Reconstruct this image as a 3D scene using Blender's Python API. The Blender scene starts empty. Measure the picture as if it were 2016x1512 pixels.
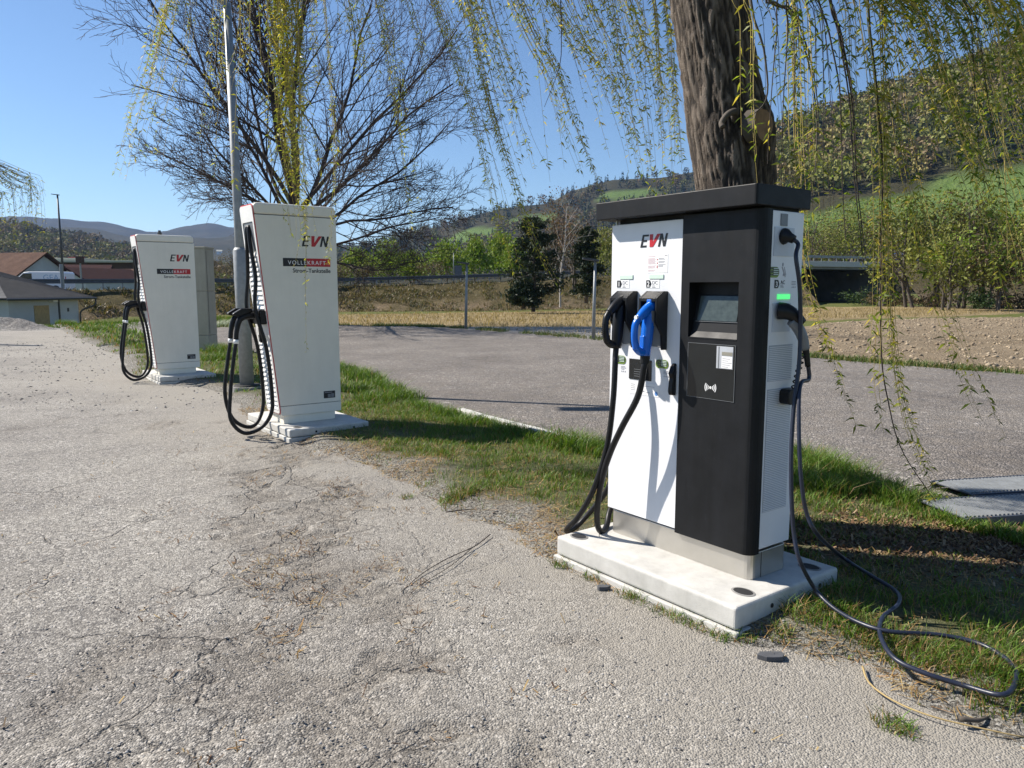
import bpy, bmesh, math, random
import numpy as np
from mathutils import Vector, Matrix

# ------------------------------------------------------------------ camera, world, sun, exposure
FPX, EYE, HOR = 1490.0, 1.5, 566.0
PITCH = math.atan((756 - HOR) / FPX)
scene = bpy.context.scene
COL = scene.collection
cam_d = bpy.data.cameras.new('camera')
cam_d.sensor_width = 36.0
cam_d.lens = 36.0 * FPX / 2016
cam_d.clip_start = 0.05
cam_d.clip_end = 20000
cam = bpy.data.objects.new('camera', cam_d)
COL.objects.link(cam)
cam.location = (0, 0, EYE)
cam.rotation_euler = (math.pi / 2 - PITCH, 0, 0)
scene.camera = cam

SUN_EL = math.radians(43)
SUN_DIR = Vector((-0.952 * math.cos(SUN_EL), 0.306 * math.cos(SUN_EL), math.sin(SUN_EL)))  # towards the sun
world = bpy.data.worlds.new('World')
scene.world = world
world.use_nodes = True
wn = world.node_tree.nodes
wn.clear()
sky = wn.new('ShaderNodeTexSky')
sky.sky_type = 'NISHITA'
sky.sun_disc = False
sky.sun_elevation = SUN_EL
sky.sun_rotation = math.atan2(SUN_DIR.x, SUN_DIR.y)
sky.altitude = 500
sky.air_density = 1.0
sky.dust_density = 0.05
sky.ozone_density = 5.0
bg = wn.new('ShaderNodeBackground')
bg.inputs['Strength'].default_value = 0.078
wo = wn.new('ShaderNodeOutputWorld')
world.node_tree.links.new(sky.outputs[0], bg.inputs[0])
world.node_tree.links.new(bg.outputs[0], wo.inputs[0])
sun_d = bpy.data.lights.new('sun', 'SUN')
sun_d.energy = 5.0
sun_d.angle = math.radians(0.53)
sun_d.color = (1.0, 0.93, 0.84)
sun = bpy.data.objects.new('sun', sun_d)
COL.objects.link(sun)
sun.rotation_euler = SUN_DIR.to_track_quat('Z', 'Y').to_euler()
scene.view_settings.view_transform = 'Standard'
scene.view_settings.look = 'None'
scene.view_settings.exposure = 0.80
scene.view_settings.gamma = 1.0
scene.cycles.max_bounces = 6
scene.cycles.diffuse_bounces = 3
scene.cycles.glossy_bounces = 3
scene.cycles.transmission_bounces = 4
scene.cycles.volume_bounces = 0
scene.cycles.transparent_max_bounces = 6
scene.cycles.use_denoising = True
scene.cycles.caustics_reflective = False
scene.cycles.caustics_refractive = False

# ------------------------------------------------------------------ pixel helpers (pixel -> direction only)
CP, SP = math.cos(PITCH), math.sin(PITCH)
def ray(x, y):
    a = (x - 1008) / FPX; b = (756 - y) / FPX
    return np.array([a, CP + b * SP, b * CP - SP])
def g(x, y, z=0.0):
    d = ray(x, y); return np.array([0, 0, EYE]) + d * ((z - EYE) / d[2])
def at(x, y, Y):
    d = ray(x, y); return np.array([0, 0, EYE]) + d * (Y / d[1])
def gl(pts, z=0.0):
    return [tuple(g(x, y, z)[:2]) for x, y in pts]

rng = np.random.default_rng(7)
random.seed(7)

# ------------------------------------------------------------------ numpy noise
_PT = np.random.default_rng(3).random((256, 256))
def vnoise(x, y):
    x = np.asarray(x, float); y = np.asarray(y, float)
    xi = np.floor(x).astype(int); yi = np.floor(y).astype(int)
    fx = x - xi; fy = y - yi
    fx = fx * fx * (3 - 2 * fx); fy = fy * fy * (3 - 2 * fy)
    p = lambda a, b: _PT[a & 255, b & 255]
    return (p(xi, yi) * (1 - fx) + p(xi + 1, yi) * fx) * (1 - fy) + (p(xi, yi + 1) * (1 - fx) + p(xi + 1, yi + 1) * fx) * fy
def fbm(x, y, o=4, s=1.0):
    r = 0; a = 0.5; t = 0
    for k in range(o):
        r = r + a * vnoise(np.asarray(x) * s + 17.3 * k, np.asarray(y) * s - 9.1 * k); t += a; a *= 0.5; s *= 2.03
    return r / t
def sstep(a, b, x):
    t = np.clip((x - a) / (b - a), 0, 1); return t * t * (3 - 2 * t)
def sdist(P, poly):
    """signed distance (inside positive) of points P (n,2) to polygon"""
    poly = np.asarray(poly, float); n = len(poly)
    d2 = np.full(len(P), 1e18); ins = np.zeros(len(P), bool)
    for i in range(n):
        a = poly[i]; b = poly[(i + 1) % n]; e = b - a
        t = np.clip(((P - a) @ e) / (e @ e + 1e-12), 0, 1)
        q = P - (a + t[:, None] * e)
        d2 = np.minimum(d2, (q * q).sum(1))
        c = ((a[1] > P[:, 1]) != (b[1] > P[:, 1])) & (P[:, 0] < (b[0] - a[0]) * (P[:, 1] - a[1]) / (b[1] - a[1] + 1e-12) + a[0])
        ins ^= c
    return np.where(ins, 1, -1) * np.sqrt(d2)

# ------------------------------------------------------------------ objects
def tag(o, label=None, cat=None, group=None, kind=None):
    if label: o['label'] = label
    if cat: o['category'] = cat
    if group: o['group'] = group
    if kind: o['kind'] = kind
    return o
def empty(name, loc=(0, 0, 0), rz=0.0, label=None, cat=None, group=None):
    o = bpy.data.objects.new(name, None)
    o.empty_display_size = 0.2
    COL.objects.link(o)
    o.location = loc; o.rotation_euler = (0, 0, rz)
    return tag(o, label, cat, group)
def link(name, me, m=None, parent=None, loc=None, rot=None):
    o = bpy.data.objects.new(name, me)
    COL.objects.link(o)
    if m is not None and not me.materials: me.materials.append(m)
    if parent is not None: o.parent = parent
    if loc is not None: o.location = loc
    if rot is not None: o.rotation_euler = rot
    return o
def fast_mesh(name, V, F, smooth=False, col=None, attrs=None):
    """V (n,3); F (m,k) int array of equal sized faces"""
    me = bpy.data.meshes.new(name)
    V = np.ascontiguousarray(V, np.float32); F = np.ascontiguousarray(F, np.int32)
    m, k = F.shape
    me.vertices.add(len(V)); me.vertices.foreach_set('co', V.ravel())
    me.loops.add(m * k); me.loops.foreach_set('vertex_index', F.ravel())
    me.polygons.add(m); me.polygons.foreach_set('loop_start', np.arange(0, m * k, k, dtype=np.int32))
    me.polygons.foreach_set('loop_total', np.full(m, k, np.int32))
    if smooth: me.polygons.foreach_set('use_smooth', np.ones(m, bool))
    me.update(calc_edges=True)
    if col is not None:
        a = me.color_attributes.new('Col', 'FLOAT_COLOR', 'POINT')
        c = np.ones((len(V), 4), np.float32); c[:, :3] = col
        a.data.foreach_set('color', c.ravel())
    for nm, val in (attrs or {}).items():
        a = me.attributes.new(nm, 'FLOAT', 'POINT')
        a.data.foreach_set('value', np.ascontiguousarray(val, np.float32))
    return me
def frame_from(d):
    d = np.asarray(d, float); d = d / (np.linalg.norm(d) + 1e-12)
    a = np.array([0, 0, 1.0]) if abs(d[2]) < 0.9 else np.array([1.0, 0, 0])
    s = np.cross(a, d); s /= np.linalg.norm(s)
    return s, np.cross(d, s), d
def catmull(P, n=6):
    P = [np.asarray(p, float) for p in P]
    Q = [2 * P[0] - P[1]] + P + [2 * P[-1] - P[-2]]
    out = []
    for i in range(1, len(Q) - 2):
        a, b, c, d = Q[i - 1:i + 3]
        for k in range(n):
            t = k / n
            out.append(0.5 * ((2 * b) + (c - a) * t + (2 * a - 5 * b + 4 * c - d) * t * t + (3 * b - a - 3 * c + d) * t ** 3))
    out.append(P[-1])
    return np.array(out)
class MB:
    def __init__(self): self.v = []; self.f = []; self.c = []; self.cc = None
    def add(self, V, F, c=None):
        o = len(self.v)
        self.v += [tuple(p) for p in V]; self.f += [tuple(i + o for i in f) for f in F]
        self.c += [c if c is not None else (self.cc or (1, 1, 1))] * len(V)
        return self
    def box(self, x0, x1, y0, y1, z0, z1):
        V = [(x, y, z) for z in (z0, z1) for y in (y0, y1) for x in (x0, x1)]
        return self.add(V, [(0, 2, 3, 1), (4, 5, 7, 6), (0, 1, 5, 4), (2, 6, 7, 3), (0, 4, 6, 2), (1, 3, 7, 5)])
    def prism(self, poly, plane, a, b):
        """poly of 2d points extruded a..b along the third axis. plane 'xy','xz','yz'"""
        n = len(poly)
        mk = {'xy': lambda p, t: (p[0], p[1], t), 'xz': lambda p, t: (p[0], t, p[1]), 'yz': lambda p, t: (t, p[0], p[1])}[plane]
        V = [mk(p, a) for p in poly] + [mk(p, b) for p in poly]
        F = [tuple(range(n))[::-1], tuple(range(n, 2 * n))] + [(i, (i + 1) % n, n + (i + 1) % n, n + i) for i in range(n)]
        return self.add(V, F)
    def flat(self, poly, plane, t):
        mk = {'xy': lambda p: (p[0], p[1], t), 'xz': lambda p: (p[0], t, p[1]), 'yz': lambda p: (t, p[0], p[1])}[plane]
        return self.add([mk(p) for p in poly], [tuple(range(len(poly)))])
    def tube(self, P, r, n=8, cap=True):
        P = np.asarray(P, float); m = len(P)
        R = np.full(m, r, float) if np.isscalar(r) else np.interp(np.linspace(0, 1, m), np.linspace(0, 1, len(r)), r)
        T = np.gradient(P, axis=0)
        s, q, d = frame_from(T[0]); V = []
        for i in range(m):
            d = T[i] / (np.linalg.norm(T[i]) + 1e-12)
            s = s - d * (s @ d); s /= (np.linalg.norm(s) + 1e-12); q = np.cross(d, s)
            for k in range(n):
                a = 2 * math.pi * k / n
                V.append(P[i] + R[i] * (math.cos(a) * s + math.sin(a) * q))
        F = [(i * n + k, i * n + (k + 1) % n, (i + 1) * n + (k + 1) % n, (i + 1) * n + k) for i in range(m - 1) for k in range(n)]
        if cap: F += [tuple(range(n))[::-1], tuple((m - 1) * n + k for k in range(n))]
        return self.add(V, F)
    def cyl(self, p, q, r, n=12, r2=None):
        return self.tube([p, q], [r, r if r2 is None else r2], n)
    def build(self, name, m, parent=None, smooth=False, bevel=0.0, seg=2, col=False, loc=None, rz=None):
        me = bpy.data.meshes.new(name)
        me.from_pydata(self.v, [], self.f)
        me.update()
        if smooth: me.polygons.foreach_set('use_smooth', [True] * len(me.polygons))
        if col:
            a = me.color_attributes.new('Col', 'FLOAT_COLOR', 'POINT')
            c = np.ones((len(self.v), 4), np.float32); c[:, :3] = self.c
            a.data.foreach_set('color', c.ravel())
        o = link(name, me, m, parent, loc, None if rz is None else (0, 0, rz))
        if bevel:
            b = o.modifiers.new('bevel', 'BEVEL'); b.width = bevel; b.segments = seg; b.limit_method = 'ANGLE'; b.angle_limit = 0.6
            b.harden_normals = False
        return o
def rrect(x0, x1, y0, y1, r, n=4):
    P = []
    for cx, cy, a0 in ((x1 - r, y1 - r, 0), (x0 + r, y1 - r, 90), (x0 + r, y0 + r, 180), (x1 - r, y0 + r, 270)):
        for k in range(n + 1):
            a = math.radians(a0 + 90 * k / n); P.append((cx + r * math.cos(a), cy + r * math.sin(a)))
    return P
def ellipse(cx, cy, rx, ry, n=20):
    return [(cx + rx * math.cos(2 * math.pi * k / n), cy + ry * math.sin(2 * math.pi * k / n)) for k in range(n)]
def copy_tree(o, parent=None):
    c = o.copy(); COL.objects.link(c)
    if parent is not None: c.parent = parent
    for ch in list(o.children): copy_tree(ch, c)
    return c

# ------------------------------------------------------------------ materials
def nodes(name):
    m = bpy.data.materials.new(name); m.use_nodes = True
    nt = m.node_tree; b = nt.nodes['Principled BSDF']
    return m, nt, b
def N(nt, t, **kw):
    n = nt.nodes.new(t)
    for k, v in kw.items():
        if k in n.inputs.keys(): n.inputs[k].default_value = v
        else: setattr(n, k, v)
    return n
def L(nt, a, b): nt.links.new(a, b)
def ramp(nt, fac, stops):
    r = nt.nodes.new('ShaderNodeValToRGB'); L(nt, fac, r.inputs[0])
    e = r.color_ramp.elements
    while len(e) < len(stops): e.new(0.5)
    for i, (p, c) in enumerate(stops):
        e[i].position = p; e[i].color = tuple(c) + (1,) if len(c) == 3 else c
    return r.outputs[0]
def mixc(nt, fac, a, b, mode='MIX'):
    n = nt.nodes.new('ShaderNodeMix'); n.data_type = 'RGBA'; n.blend_type = mode
    for s, v in ((n.inputs[0], fac), (n.inputs[6], a), (n.inputs[7], b)):
        if hasattr(v, 'is_output'): L(nt, v, s)
        elif isinstance(v, (int, float)): s.default_value = v
        else: s.default_value = tuple(v) + (1,) if len(v) == 3 else v
    return n.outputs[2]
def mathn(nt, op, a, b=None, clamp=False):
    n = nt.nodes.new('ShaderNodeMath'); n.operation = op; n.use_clamp = clamp
    for s, v in ((n.inputs[0], a), (n.inputs[1], b)):
        if v is None: continue
        if hasattr(v, 'is_output'): L(nt, v, s)
        else: s.default_value = v
    return n.outputs[0]
def noise(nt, vec, scale, detail=3, rough=0.55, dist=0.0):
    n = N(nt, 'ShaderNodeTexNoise', Scale=scale, Detail=detail, Roughness=rough, Distortion=dist)
    if vec is not None: L(nt, vec, n.inputs['Vector'])
    return n.outputs['Fac']
def voro(nt, vec, scale, feat='F1', out='Distance', rnd=1.0):
    n = N(nt, 'ShaderNodeTexVoronoi', Scale=scale, Randomness=rnd); n.feature = feat
    if vec is not None: L(nt, vec, n.inputs['Vector'])
    return n.outputs[out]
def bump(nt, b, h, strength=0.5, dist=0.01):
    n = N(nt, 'ShaderNodeBump', Strength=strength, Distance=dist); L(nt, h, n.inputs['Height']); L(nt, n.outputs[0], b.inputs['Normal'])
def pos(nt): return nt.nodes.new('ShaderNodeNewGeometry').outputs['Position']
def objco(nt): return nt.nodes.new('ShaderNodeTexCoord').outputs['Object']
def attr(nt, name, out='Fac'):
    n = nt.nodes.new('ShaderNodeAttribute'); n.attribute_name = name; return n.outputs[out]
def simple(name, c, rough=0.5, metal=0.0, var=0.12, vs=6.0, bs=0.0, bscale=60.0, spec=None, coat=0.0, streak=0.0):
    """painted / cast surface with soft mottling, roughness variation and optional fine relief"""
    m, nt, b = nodes(name); v = objco(nt)
    n1 = noise(nt, v, vs, 5, 0.6)
    hi = tuple(min(1, x * (1 + var)) for x in c); lo = tuple(x * (1 - var) for x in c)
    bc = ramp(nt, n1, [(0.3, lo), (0.7, hi)])
    if streak:   # rain streaks and grime
        mp = N(nt, 'ShaderNodeMapping'); L(nt, v, mp.inputs['Vector']); mp.inputs['Scale'].default_value = (9, 9, 0.9)
        st = ramp(nt, noise(nt, mp.outputs[0], 1.6, 6, 0.7), [(0.40, (1, 1, 1)), (0.80, (1 - streak, 1 - streak * 1.05, 1 - streak * 1.25))])
        sp_ = ramp(nt, noise(nt, v, 38, 4, 0.75), [(0.60, (1, 1, 1)), (0.78, (1 - streak * 1.6,) * 3)])
        bc = mixc(nt, 1.0, mixc(nt, 1.0, bc, st, 'MULTIPLY'), sp_, 'MULTIPLY')
    L(nt, bc, b.inputs['Base Color'])
    rr = N(nt, 'ShaderNodeMapRange'); L(nt, noise(nt, v, vs * 3, 3), rr.inputs[0])
    rr.inputs[3].default_value = max(0.02, rough * 0.8); rr.inputs[4].default_value = min(1, rough * 1.2)
    L(nt, rr.outputs[0], b.inputs['Roughness'])
    b.inputs['Metallic'].default_value = metal
    if spec is not None: b.inputs['Specular IOR Level'].default_value = spec
    if coat: b.inputs['Coat Weight'].default_value = coat
    if bs: bump(nt, b, noise(nt, v, bscale, 4), bs, 0.002)
    return m
def leafmat(name, rough=0.55, trans=0.35, var=0.25):
    """foliage: per-leaf colour from the mesh, thin and translucent"""
    m, nt, b = nodes(name)
    c = attr(nt, 'Col', 'Color')
    L(nt, c, b.inputs['Base Color']); b.inputs['Roughness'].default_value = rough
    b.inputs['Specular IOR Level'].default_value = 0.3
    t = N(nt, 'ShaderNodeBsdfTranslucent'); L(nt, mixc(nt, 1.0, c, (1.0, 1.0, 0.55), 'MULTIPLY'), t.inputs[0])
    ms = nt.nodes.new('ShaderNodeMixShader'); ms.inputs[0].default_value = trans
    L(nt, b.outputs[0], ms.inputs[1]); L(nt, t.outputs[0], ms.inputs[2])
    L(nt, ms.outputs[0], nt.nodes['Material Output'].inputs[0])
    return m
def colmat(name, rough=0.8, bs=0.0, bscale=30):
    m, nt, b = nodes(name); c = attr(nt, 'Col', 'Color'); v = pos(nt)
    f = noise(nt, v, 9.0, 4)
    L(nt, mixc(nt, 1.0, c, ramp(nt, f, [(0.3, (0.75, 0.75, 0.75)), (0.7, (1.15, 1.15, 1.15))]), 'MULTIPLY'), b.inputs['Base Color'])
    b.inputs['Roughness'].default_value = rough; b.inputs['Specular IOR Level'].default_value = 0.25
    if bs: bump(nt, b, noise(nt, v, bscale, 4), bs, 0.01)
    return m
M = {}
M['white'] = simple('white_powder_coat', (0.74, 0.75, 0.77), 0.35, var=0.02, bs=0.03, bscale=500, streak=0.03)
M['cream'] = simple('cream_painted_steel', (0.78, 0.745, 0.65), 0.42, var=0.05, vs=2.5, bs=0.03, bscale=400, streak=0.045)
M['louvre'] = simple('white_louvre_paint', (0.80, 0.79, 0.76), 0.4, var=0.04)
M['black'] = simple('black_powder_coat', (0.008, 0.0085, 0.0095), 0.5, var=0.3, vs=5, bs=0.12, bscale=900, spec=0.22, streak=-0.5)
M['rubber'] = simple('black_rubber', (0.011, 0.011, 0.012), 0.45, var=0.2, vs=20, spec=0.3)
M['blackplastic'] = simple('black_moulded_plastic', (0.009, 0.009, 0.010), 0.4, var=0.15, bs=0.05, bscale=600, spec=0.3)
M['bluecable'] = simple('dark_blue_cable_sheath', (0.014, 0.018, 0.035), 0.4, var=0.2, vs=20)
M['blue'] = simple('glossy_blue_plastic', (0.006, 0.13, 0.58), 0.24, var=0.06, vs=12)
M['greyplastic'] = simple('grey_plastic', (0.17, 0.18, 0.19), 0.45, var=0.08)
M['steel'] = simple('brushed_stainless', (0.55, 0.53, 0.49), 0.34, metal=0.85, var=0.10, vs=3, bs=0.02)
M['galv'] = simple('galvanised_steel', (0.27, 0.285, 0.29), 0.58, metal=0.35, var=0.16, vs=14)
M['dgalv'] = simple('weathered_dark_galvanised', (0.085, 0.095, 0.115), 0.55, metal=0.3, var=0.2, vs=5)
M['red'] = simple('red_print', (0.45, 0.012, 0.02), 0.4, var=0.05)
M['redline'] = simple('red_trim', (0.55, 0.03, 0.03), 0.4, var=0.05)
M['ink'] = simple('black_print', (0.010, 0.010, 0.013), 0.45, var=0.05)
M['greyink'] = simple('grey_print', (0.30, 0.30, 0.33), 0.6, var=0.05)
M['pinkink'] = simple('pale_pink_print', (0.60, 0.45, 0.48), 0.6, var=0.05)
M['paper'] = simple('white_sticker', (0.82, 0.82, 0.81), 0.5, var=0.02)
M['mint'] = simple('pale_green_indicator', (0.60, 0.74, 0.64), 0.25, var=0.03)
M['badge'] = simple('green_badge', (0.16, 0.26, 0.03), 0.4, var=0.1)
M['badgedark'] = simple('dark_badge', (0.035, 0.05, 0.03), 0.4, var=0.1)
M['glassdark'] = simple('dark_screen_glass', (0.010, 0.012, 0.013), 0.12, var=0.2, vs=9)
M['lcd'] = simple('grey_green_lcd', (0.05, 0.065, 0.06), 0.22, var=0.25, vs=40)
M['seam'] = simple('dark_gap', (0.015, 0.015, 0.015), 0.8)
M['dkmetal'] = simple('dark_painted_metal', (0.05, 0.055, 0.06), 0.5, var=0.1)
M['plaster'] = simple('pale_render', (0.50, 0.52, 0.52), 0.9, var=0.10, vs=0.8, bs=0.2, bscale=30)
M['wood'] = simple('cut_wood', (0.24, 0.15, 0.085), 0.8, var=0.25, vs=30)
M['yellowdoor'] = simple('ochre_wooden_door', (0.42, 0.30, 0.14), 0.7, var=0.15)
def em(name, c, s):
    m, nt, b = nodes(name); b.inputs['Base Color'].default_value = (*c, 1); b.inputs['Emission Color'].default_value = (*c, 1); b.inputs['Emission Strength'].default_value = s; return m
M['ledgreen'] = em('lit_green_indicator', (0.10, 0.80, 0.22), 0.55)
# ================================================================== ground materials
def asphalt_mat(name, stops, scale, dustc, dust_amt, bstr, crackuse=False):
    m, nt, b = nodes(name); v = pos(nt)
    vo = N(nt, 'ShaderNodeTexVoronoi', Scale=scale); L(nt, v, vo.inputs['Vector'])
    sep = nt.nodes.new('ShaderNodeSeparateColor'); L(nt, vo.outputs['Color'], sep.inputs[0])
    c = ramp(nt, sep.outputs[0], stops)
    vo2 = N(nt, 'ShaderNodeTexVoronoi', Scale=scale * 0.37); L(nt, v, vo2.inputs['Vector'])
    sep2 = nt.nodes.new('ShaderNodeSeparateColor'); L(nt, vo2.outputs['Color'], sep2.inputs[0])
    c = mixc(nt, mathn(nt, 'MULTIPLY', mathn(nt, 'GREATER_THAN', sep2.outputs[1], 0.72), 0.7), c, ramp(nt, sep2.outputs[0], stops))
    fine = noise(nt, v, scale * 3.1, 2)
    c = mixc(nt, 0.35, c, ramp(nt, fine, [(0.38, (0.03, 0.03, 0.03)), (0.62, (0.46, 0.44, 0.41))]))
    big = noise(nt, v, 0.55, 6, 0.65)
    c = mixc(nt, 1.0, c, ramp(nt, big, [(0.30, (0.66, 0.64, 0.63)), (0.68, (1.22, 1.20, 1.15))]), 'MULTIPLY')
    mid = noise(nt, v, 4.0, 5, 0.7)
    dm = mathn(nt, 'MULTIPLY', ramp(nt, mid, [(0.4, (0, 0, 0)), (0.62, (1, 1, 1))]), dust_amt)
    if crackuse:
        dm = mathn(nt, 'ADD', dm, mathn(nt, 'MULTIPLY', attr(nt, 'dust'), 0.75), True)
    c = mixc(nt, dm, c, dustc)
    h = mathn(nt, 'SUBTRACT', 0.6, vo.outputs['Distance'])
    h = mathn(nt, 'ADD', h, mathn(nt, 'MULTIPLY', fine, 0.4))
    h = mathn(nt, 'ADD', h, mathn(nt, 'MULTIPLY', noise(nt, v, scale * 0.22, 3), 1.2))
    if crackuse:
        nc = N(nt, 'ShaderNodeTexNoise', Scale=2.2, Detail=5.0, Roughness=0.58); L(nt, v, nc.inputs['Vector'])
        wv_ = nt.nodes.new('ShaderNodeVectorMath'); wv_.operation = 'MULTIPLY_ADD'; L(nt, nc.outputs['Color'], wv_.inputs[0]); wv_.inputs[1].default_value = (0.55, 0.55, 0); L(nt, v, wv_.inputs[2])
        fl = nt.nodes.new('ShaderNodeVectorMath'); fl.operation = 'MULTIPLY'; L(nt, wv_.outputs[0], fl.inputs[0]); fl.inputs[1].default_value = (1, 1, 0)
        e1 = voro(nt, fl.outputs[0], 1.9, 'DISTANCE_TO_EDGE'); e2 = voro(nt, fl.outputs[0], 5.3, 'DISTANCE_TO_EDGE')
        k1 = mathn(nt, 'SUBTRACT', 1.0, mathn(nt, 'DIVIDE', e1, 0.022), True); k2 = mathn(nt, 'SUBTRACT', 1.0, mathn(nt, 'DIVIDE', e2, 0.035), True)
        cm = attr(nt, 'crack')
        cr = mathn(nt, 'MAXIMUM', mathn(nt, 'MULTIPLY', k1, cm), mathn(nt, 'MULTIPLY', mathn(nt, 'MULTIPLY', mathn(nt, 'MULTIPLY', k2, cm), attr(nt, 'ravel')), 0.55))
        e0 = voro(nt, fl.outputs[0], 0.75, 'DISTANCE_TO_EDGE'); k0 = mathn(nt, 'SUBTRACT', 1.0, mathn(nt, 'DIVIDE', e0, 0.009), True)
        cr = mathn(nt, 'MAXIMUM', cr, mathn(nt, 'MULTIPLY', k0, mathn(nt, 'MULTIPLY', mathn(nt, 'SUBTRACT', 1.0, attr(nt, 'dust'), True), ramp(nt, noise(nt, v, 0.9, 3), [(0.42, (0, 0, 0)), (0.55, (1, 1, 1))]))))
        h = mathn(nt, 'SUBTRACT', h, mathn(nt, 'MULTIPLY', cr, 2.0))
        c = mixc(nt, mathn(nt, 'MULTIPLY', cr, 0.42), c, (0.055, 0.045, 0.036))
        rv = attr(nt, 'ravel')
        c = mixc(nt, mathn(nt, 'MULTIPLY', rv, 0.8), c, mixc(nt, 1.0, c, (0.76, 0.74, 0.72), 'MULTIPLY'))
    L(nt, c, b.inputs['Base Color'])
    b.inputs['Roughness'].default_value = 0.88; b.inputs['Specular IOR Level'].default_value = 0.25
    bump(nt, b, h, bstr, 0.75 / scale)
    return m
M['pave'] = asphalt_mat('worn_pale_asphalt', [(0.0, (0.035, 0.034, 0.034)), (0.22, (0.125, 0.12, 0.115)), (0.55, (0.275, 0.262, 0.236)), (0.85, (0.485, 0.465, 0.425)), (1.0, (0.74, 0.71, 0.66))], 125, (0.30, 0.277, 0.236), 0.26, 1.0, True)
M['lot'] = asphalt_mat('grey_lot_asphalt', [(0.0, (0.05, 0.048, 0.05)), (0.5, (0.122, 0.109, 0.098)), (0.85, (0.21, 0.19, 0.172)), (1.0, (0.52, 0.48, 0.45))], 60, (0.20, 0.172, 0.14), 0.5, 1.0)
def earth_mat(name, stops, s1, s2, bs, bd, patch=None, edge=None):
    m, nt, b = nodes(name); v = pos(nt)
    a = noise(nt, v, s1, 6, 0.68); d = noise(nt, v, s2, 5, 0.7)
    c = ramp(nt, mixc(nt, 0.45, a, d), stops)
    if patch: c = mixc(nt, attr(nt, patch[0]), c, ramp(nt, d, patch[1]))
    if edge:
        vo = N(nt, 'ShaderNodeTexVoronoi', Scale=120.0); L(nt, v, vo.inputs['Vector']); sp_ = nt.nodes.new('ShaderNodeSeparateColor'); L(nt, vo.outputs['Color'], sp_.inputs[0])
        c = mixc(nt, attr(nt, edge), c, ramp(nt, sp_.outputs[0], [(0.0, (0.06, 0.057, 0.053)), (0.5, (0.22, 0.205, 0.175)), (1.0, (0.46, 0.44, 0.39))]))
    L(nt, c, b.inputs['Base Color']); b.inputs['Roughness'].default_value = 0.95; b.inputs['Specular IOR Level'].default_value = 0.1
    bump(nt, b, mathn(nt, 'ADD', mathn(nt, 'ADD', d, mathn(nt, 'MULTIPLY', noise(nt, v, s2 * 3.7, 3), 0.7)), mathn(nt, 'MULTIPLY', a, 1.5)), bs, bd)
    return m
M['soil'] = earth_mat('verge_soil_and_litter', [(0.30, (0.10, 0.08, 0.06)), (0.47, (0.20, 0.17, 0.13)), (0.6, (0.27, 0.24, 0.19)), (0.75, (0.37, 0.34, 0.29))], 2.2, 60, 0.8, 0.03,
                      ('green', [(0.3, (0.05, 0.07, 0.018)), (0.7, (0.12, 0.14, 0.04))]), 'grit')
M['meadow'] = earth_mat('valley_meadow', [(0.3, (0.06, 0.075, 0.02)), (0.55, (0.11, 0.12, 0.035)), (0.75, (0.19, 0.165, 0.07))], 0.15, 6, 0.7, 0.08)
M['plough'] = earth_mat('dry_ploughed_soil', [(0.3, (0.18, 0.135, 0.085)), (0.5, (0.31, 0.245, 0.165)), (0.7, (0.40, 0.325, 0.23))], 0.5, 11, 1.0, 0.12)
M['stubble'] = earth_mat('straw_stubble_field', [(0.3, (0.17, 0.125, 0.06)), (0.5, (0.28, 0.215, 0.115)), (0.7, (0.36, 0.285, 0.155))], 0.4, 9, 0.9, 0.08)
M['bank'] = earth_mat('rough_bank_grass', [(0.3, (0.055, 0.05, 0.022)), (0.5, (0.115, 0.095, 0.045)), (0.66, (0.17, 0.135, 0.07)), (0.8, (0.27, 0.20, 0.12))], 0.35, 3.5, 1.0, 0.25,
                      ('pale', [(0.3, (0.15, 0.11, 0.06)), (0.7, (0.30, 0.23, 0.15))]))
M['concrete'] = simple('cast_concrete', (0.52, 0.51, 0.475), 0.88, var=0.16, vs=7, bs=0.5, bscale=160, streak=0.12)
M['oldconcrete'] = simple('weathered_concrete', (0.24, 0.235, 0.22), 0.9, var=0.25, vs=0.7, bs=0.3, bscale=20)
M['road'] = simple('highway_asphalt', (0.12, 0.12, 0.12), 0.9, var=0.1, vs=0.5)
M['gravel'] = asphalt_mat('crushed_gravel', [(0.0, (0.06, 0.06, 0.065)), (0.5, (0.19, 0.185, 0.18)), (1.0, (0.45, 0.44, 0.43))], 28, (0.28, 0.26, 0.22), 0.3, 1.0)

# ================================================================== outlines on the ground (x, y in metres)
VERGE_NEAR = [(100, 640), (150, 668), (235, 700), (258, 744), (440, 772), (456, 800), (520, 842), (600, 880), (700, 905), (790, 955), (850, 1004), (985, 1030), (1050, 1095),
              (1140, 1130), (1240, 1180), (1445, 1272), (1570, 1292), (1690, 1318), (1740, 1390), (1880, 1440), (2050, 1500), (2300, 1600)]
LOT_NEAR = [(2300, 1060), (2060, 1040), (1850, 1000), (1760, 962), (1690, 945), (1620, 918), (1570, 890), (1180, 888), (1095, 870), (1010, 848), (950, 832), (860, 802), (760, 757), (690, 728), (640, 712), (560, 700), (480, 694), (424, 690), (330, 668), (200, 640)]
LOT_FAR = [(300, 630), (420, 646), (670, 641), (800, 643), (900, 647), (1000, 655), (1170, 669), (1590, 705), (1750, 720), (2016, 741), (2400, 765)]
P_VERGE = gl(VERGE_NEAR + LOT_NEAR)
P_LOT = gl(LOT_NEAR[::-1] + [(2700, 1075), (2700, 785)] + LOT_FAR[::-1])
PV, PL = np.array(P_VERGE), np.array(P_LOT)
NEAR_LINE = np.array(gl(VERGE_NEAR))
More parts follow.
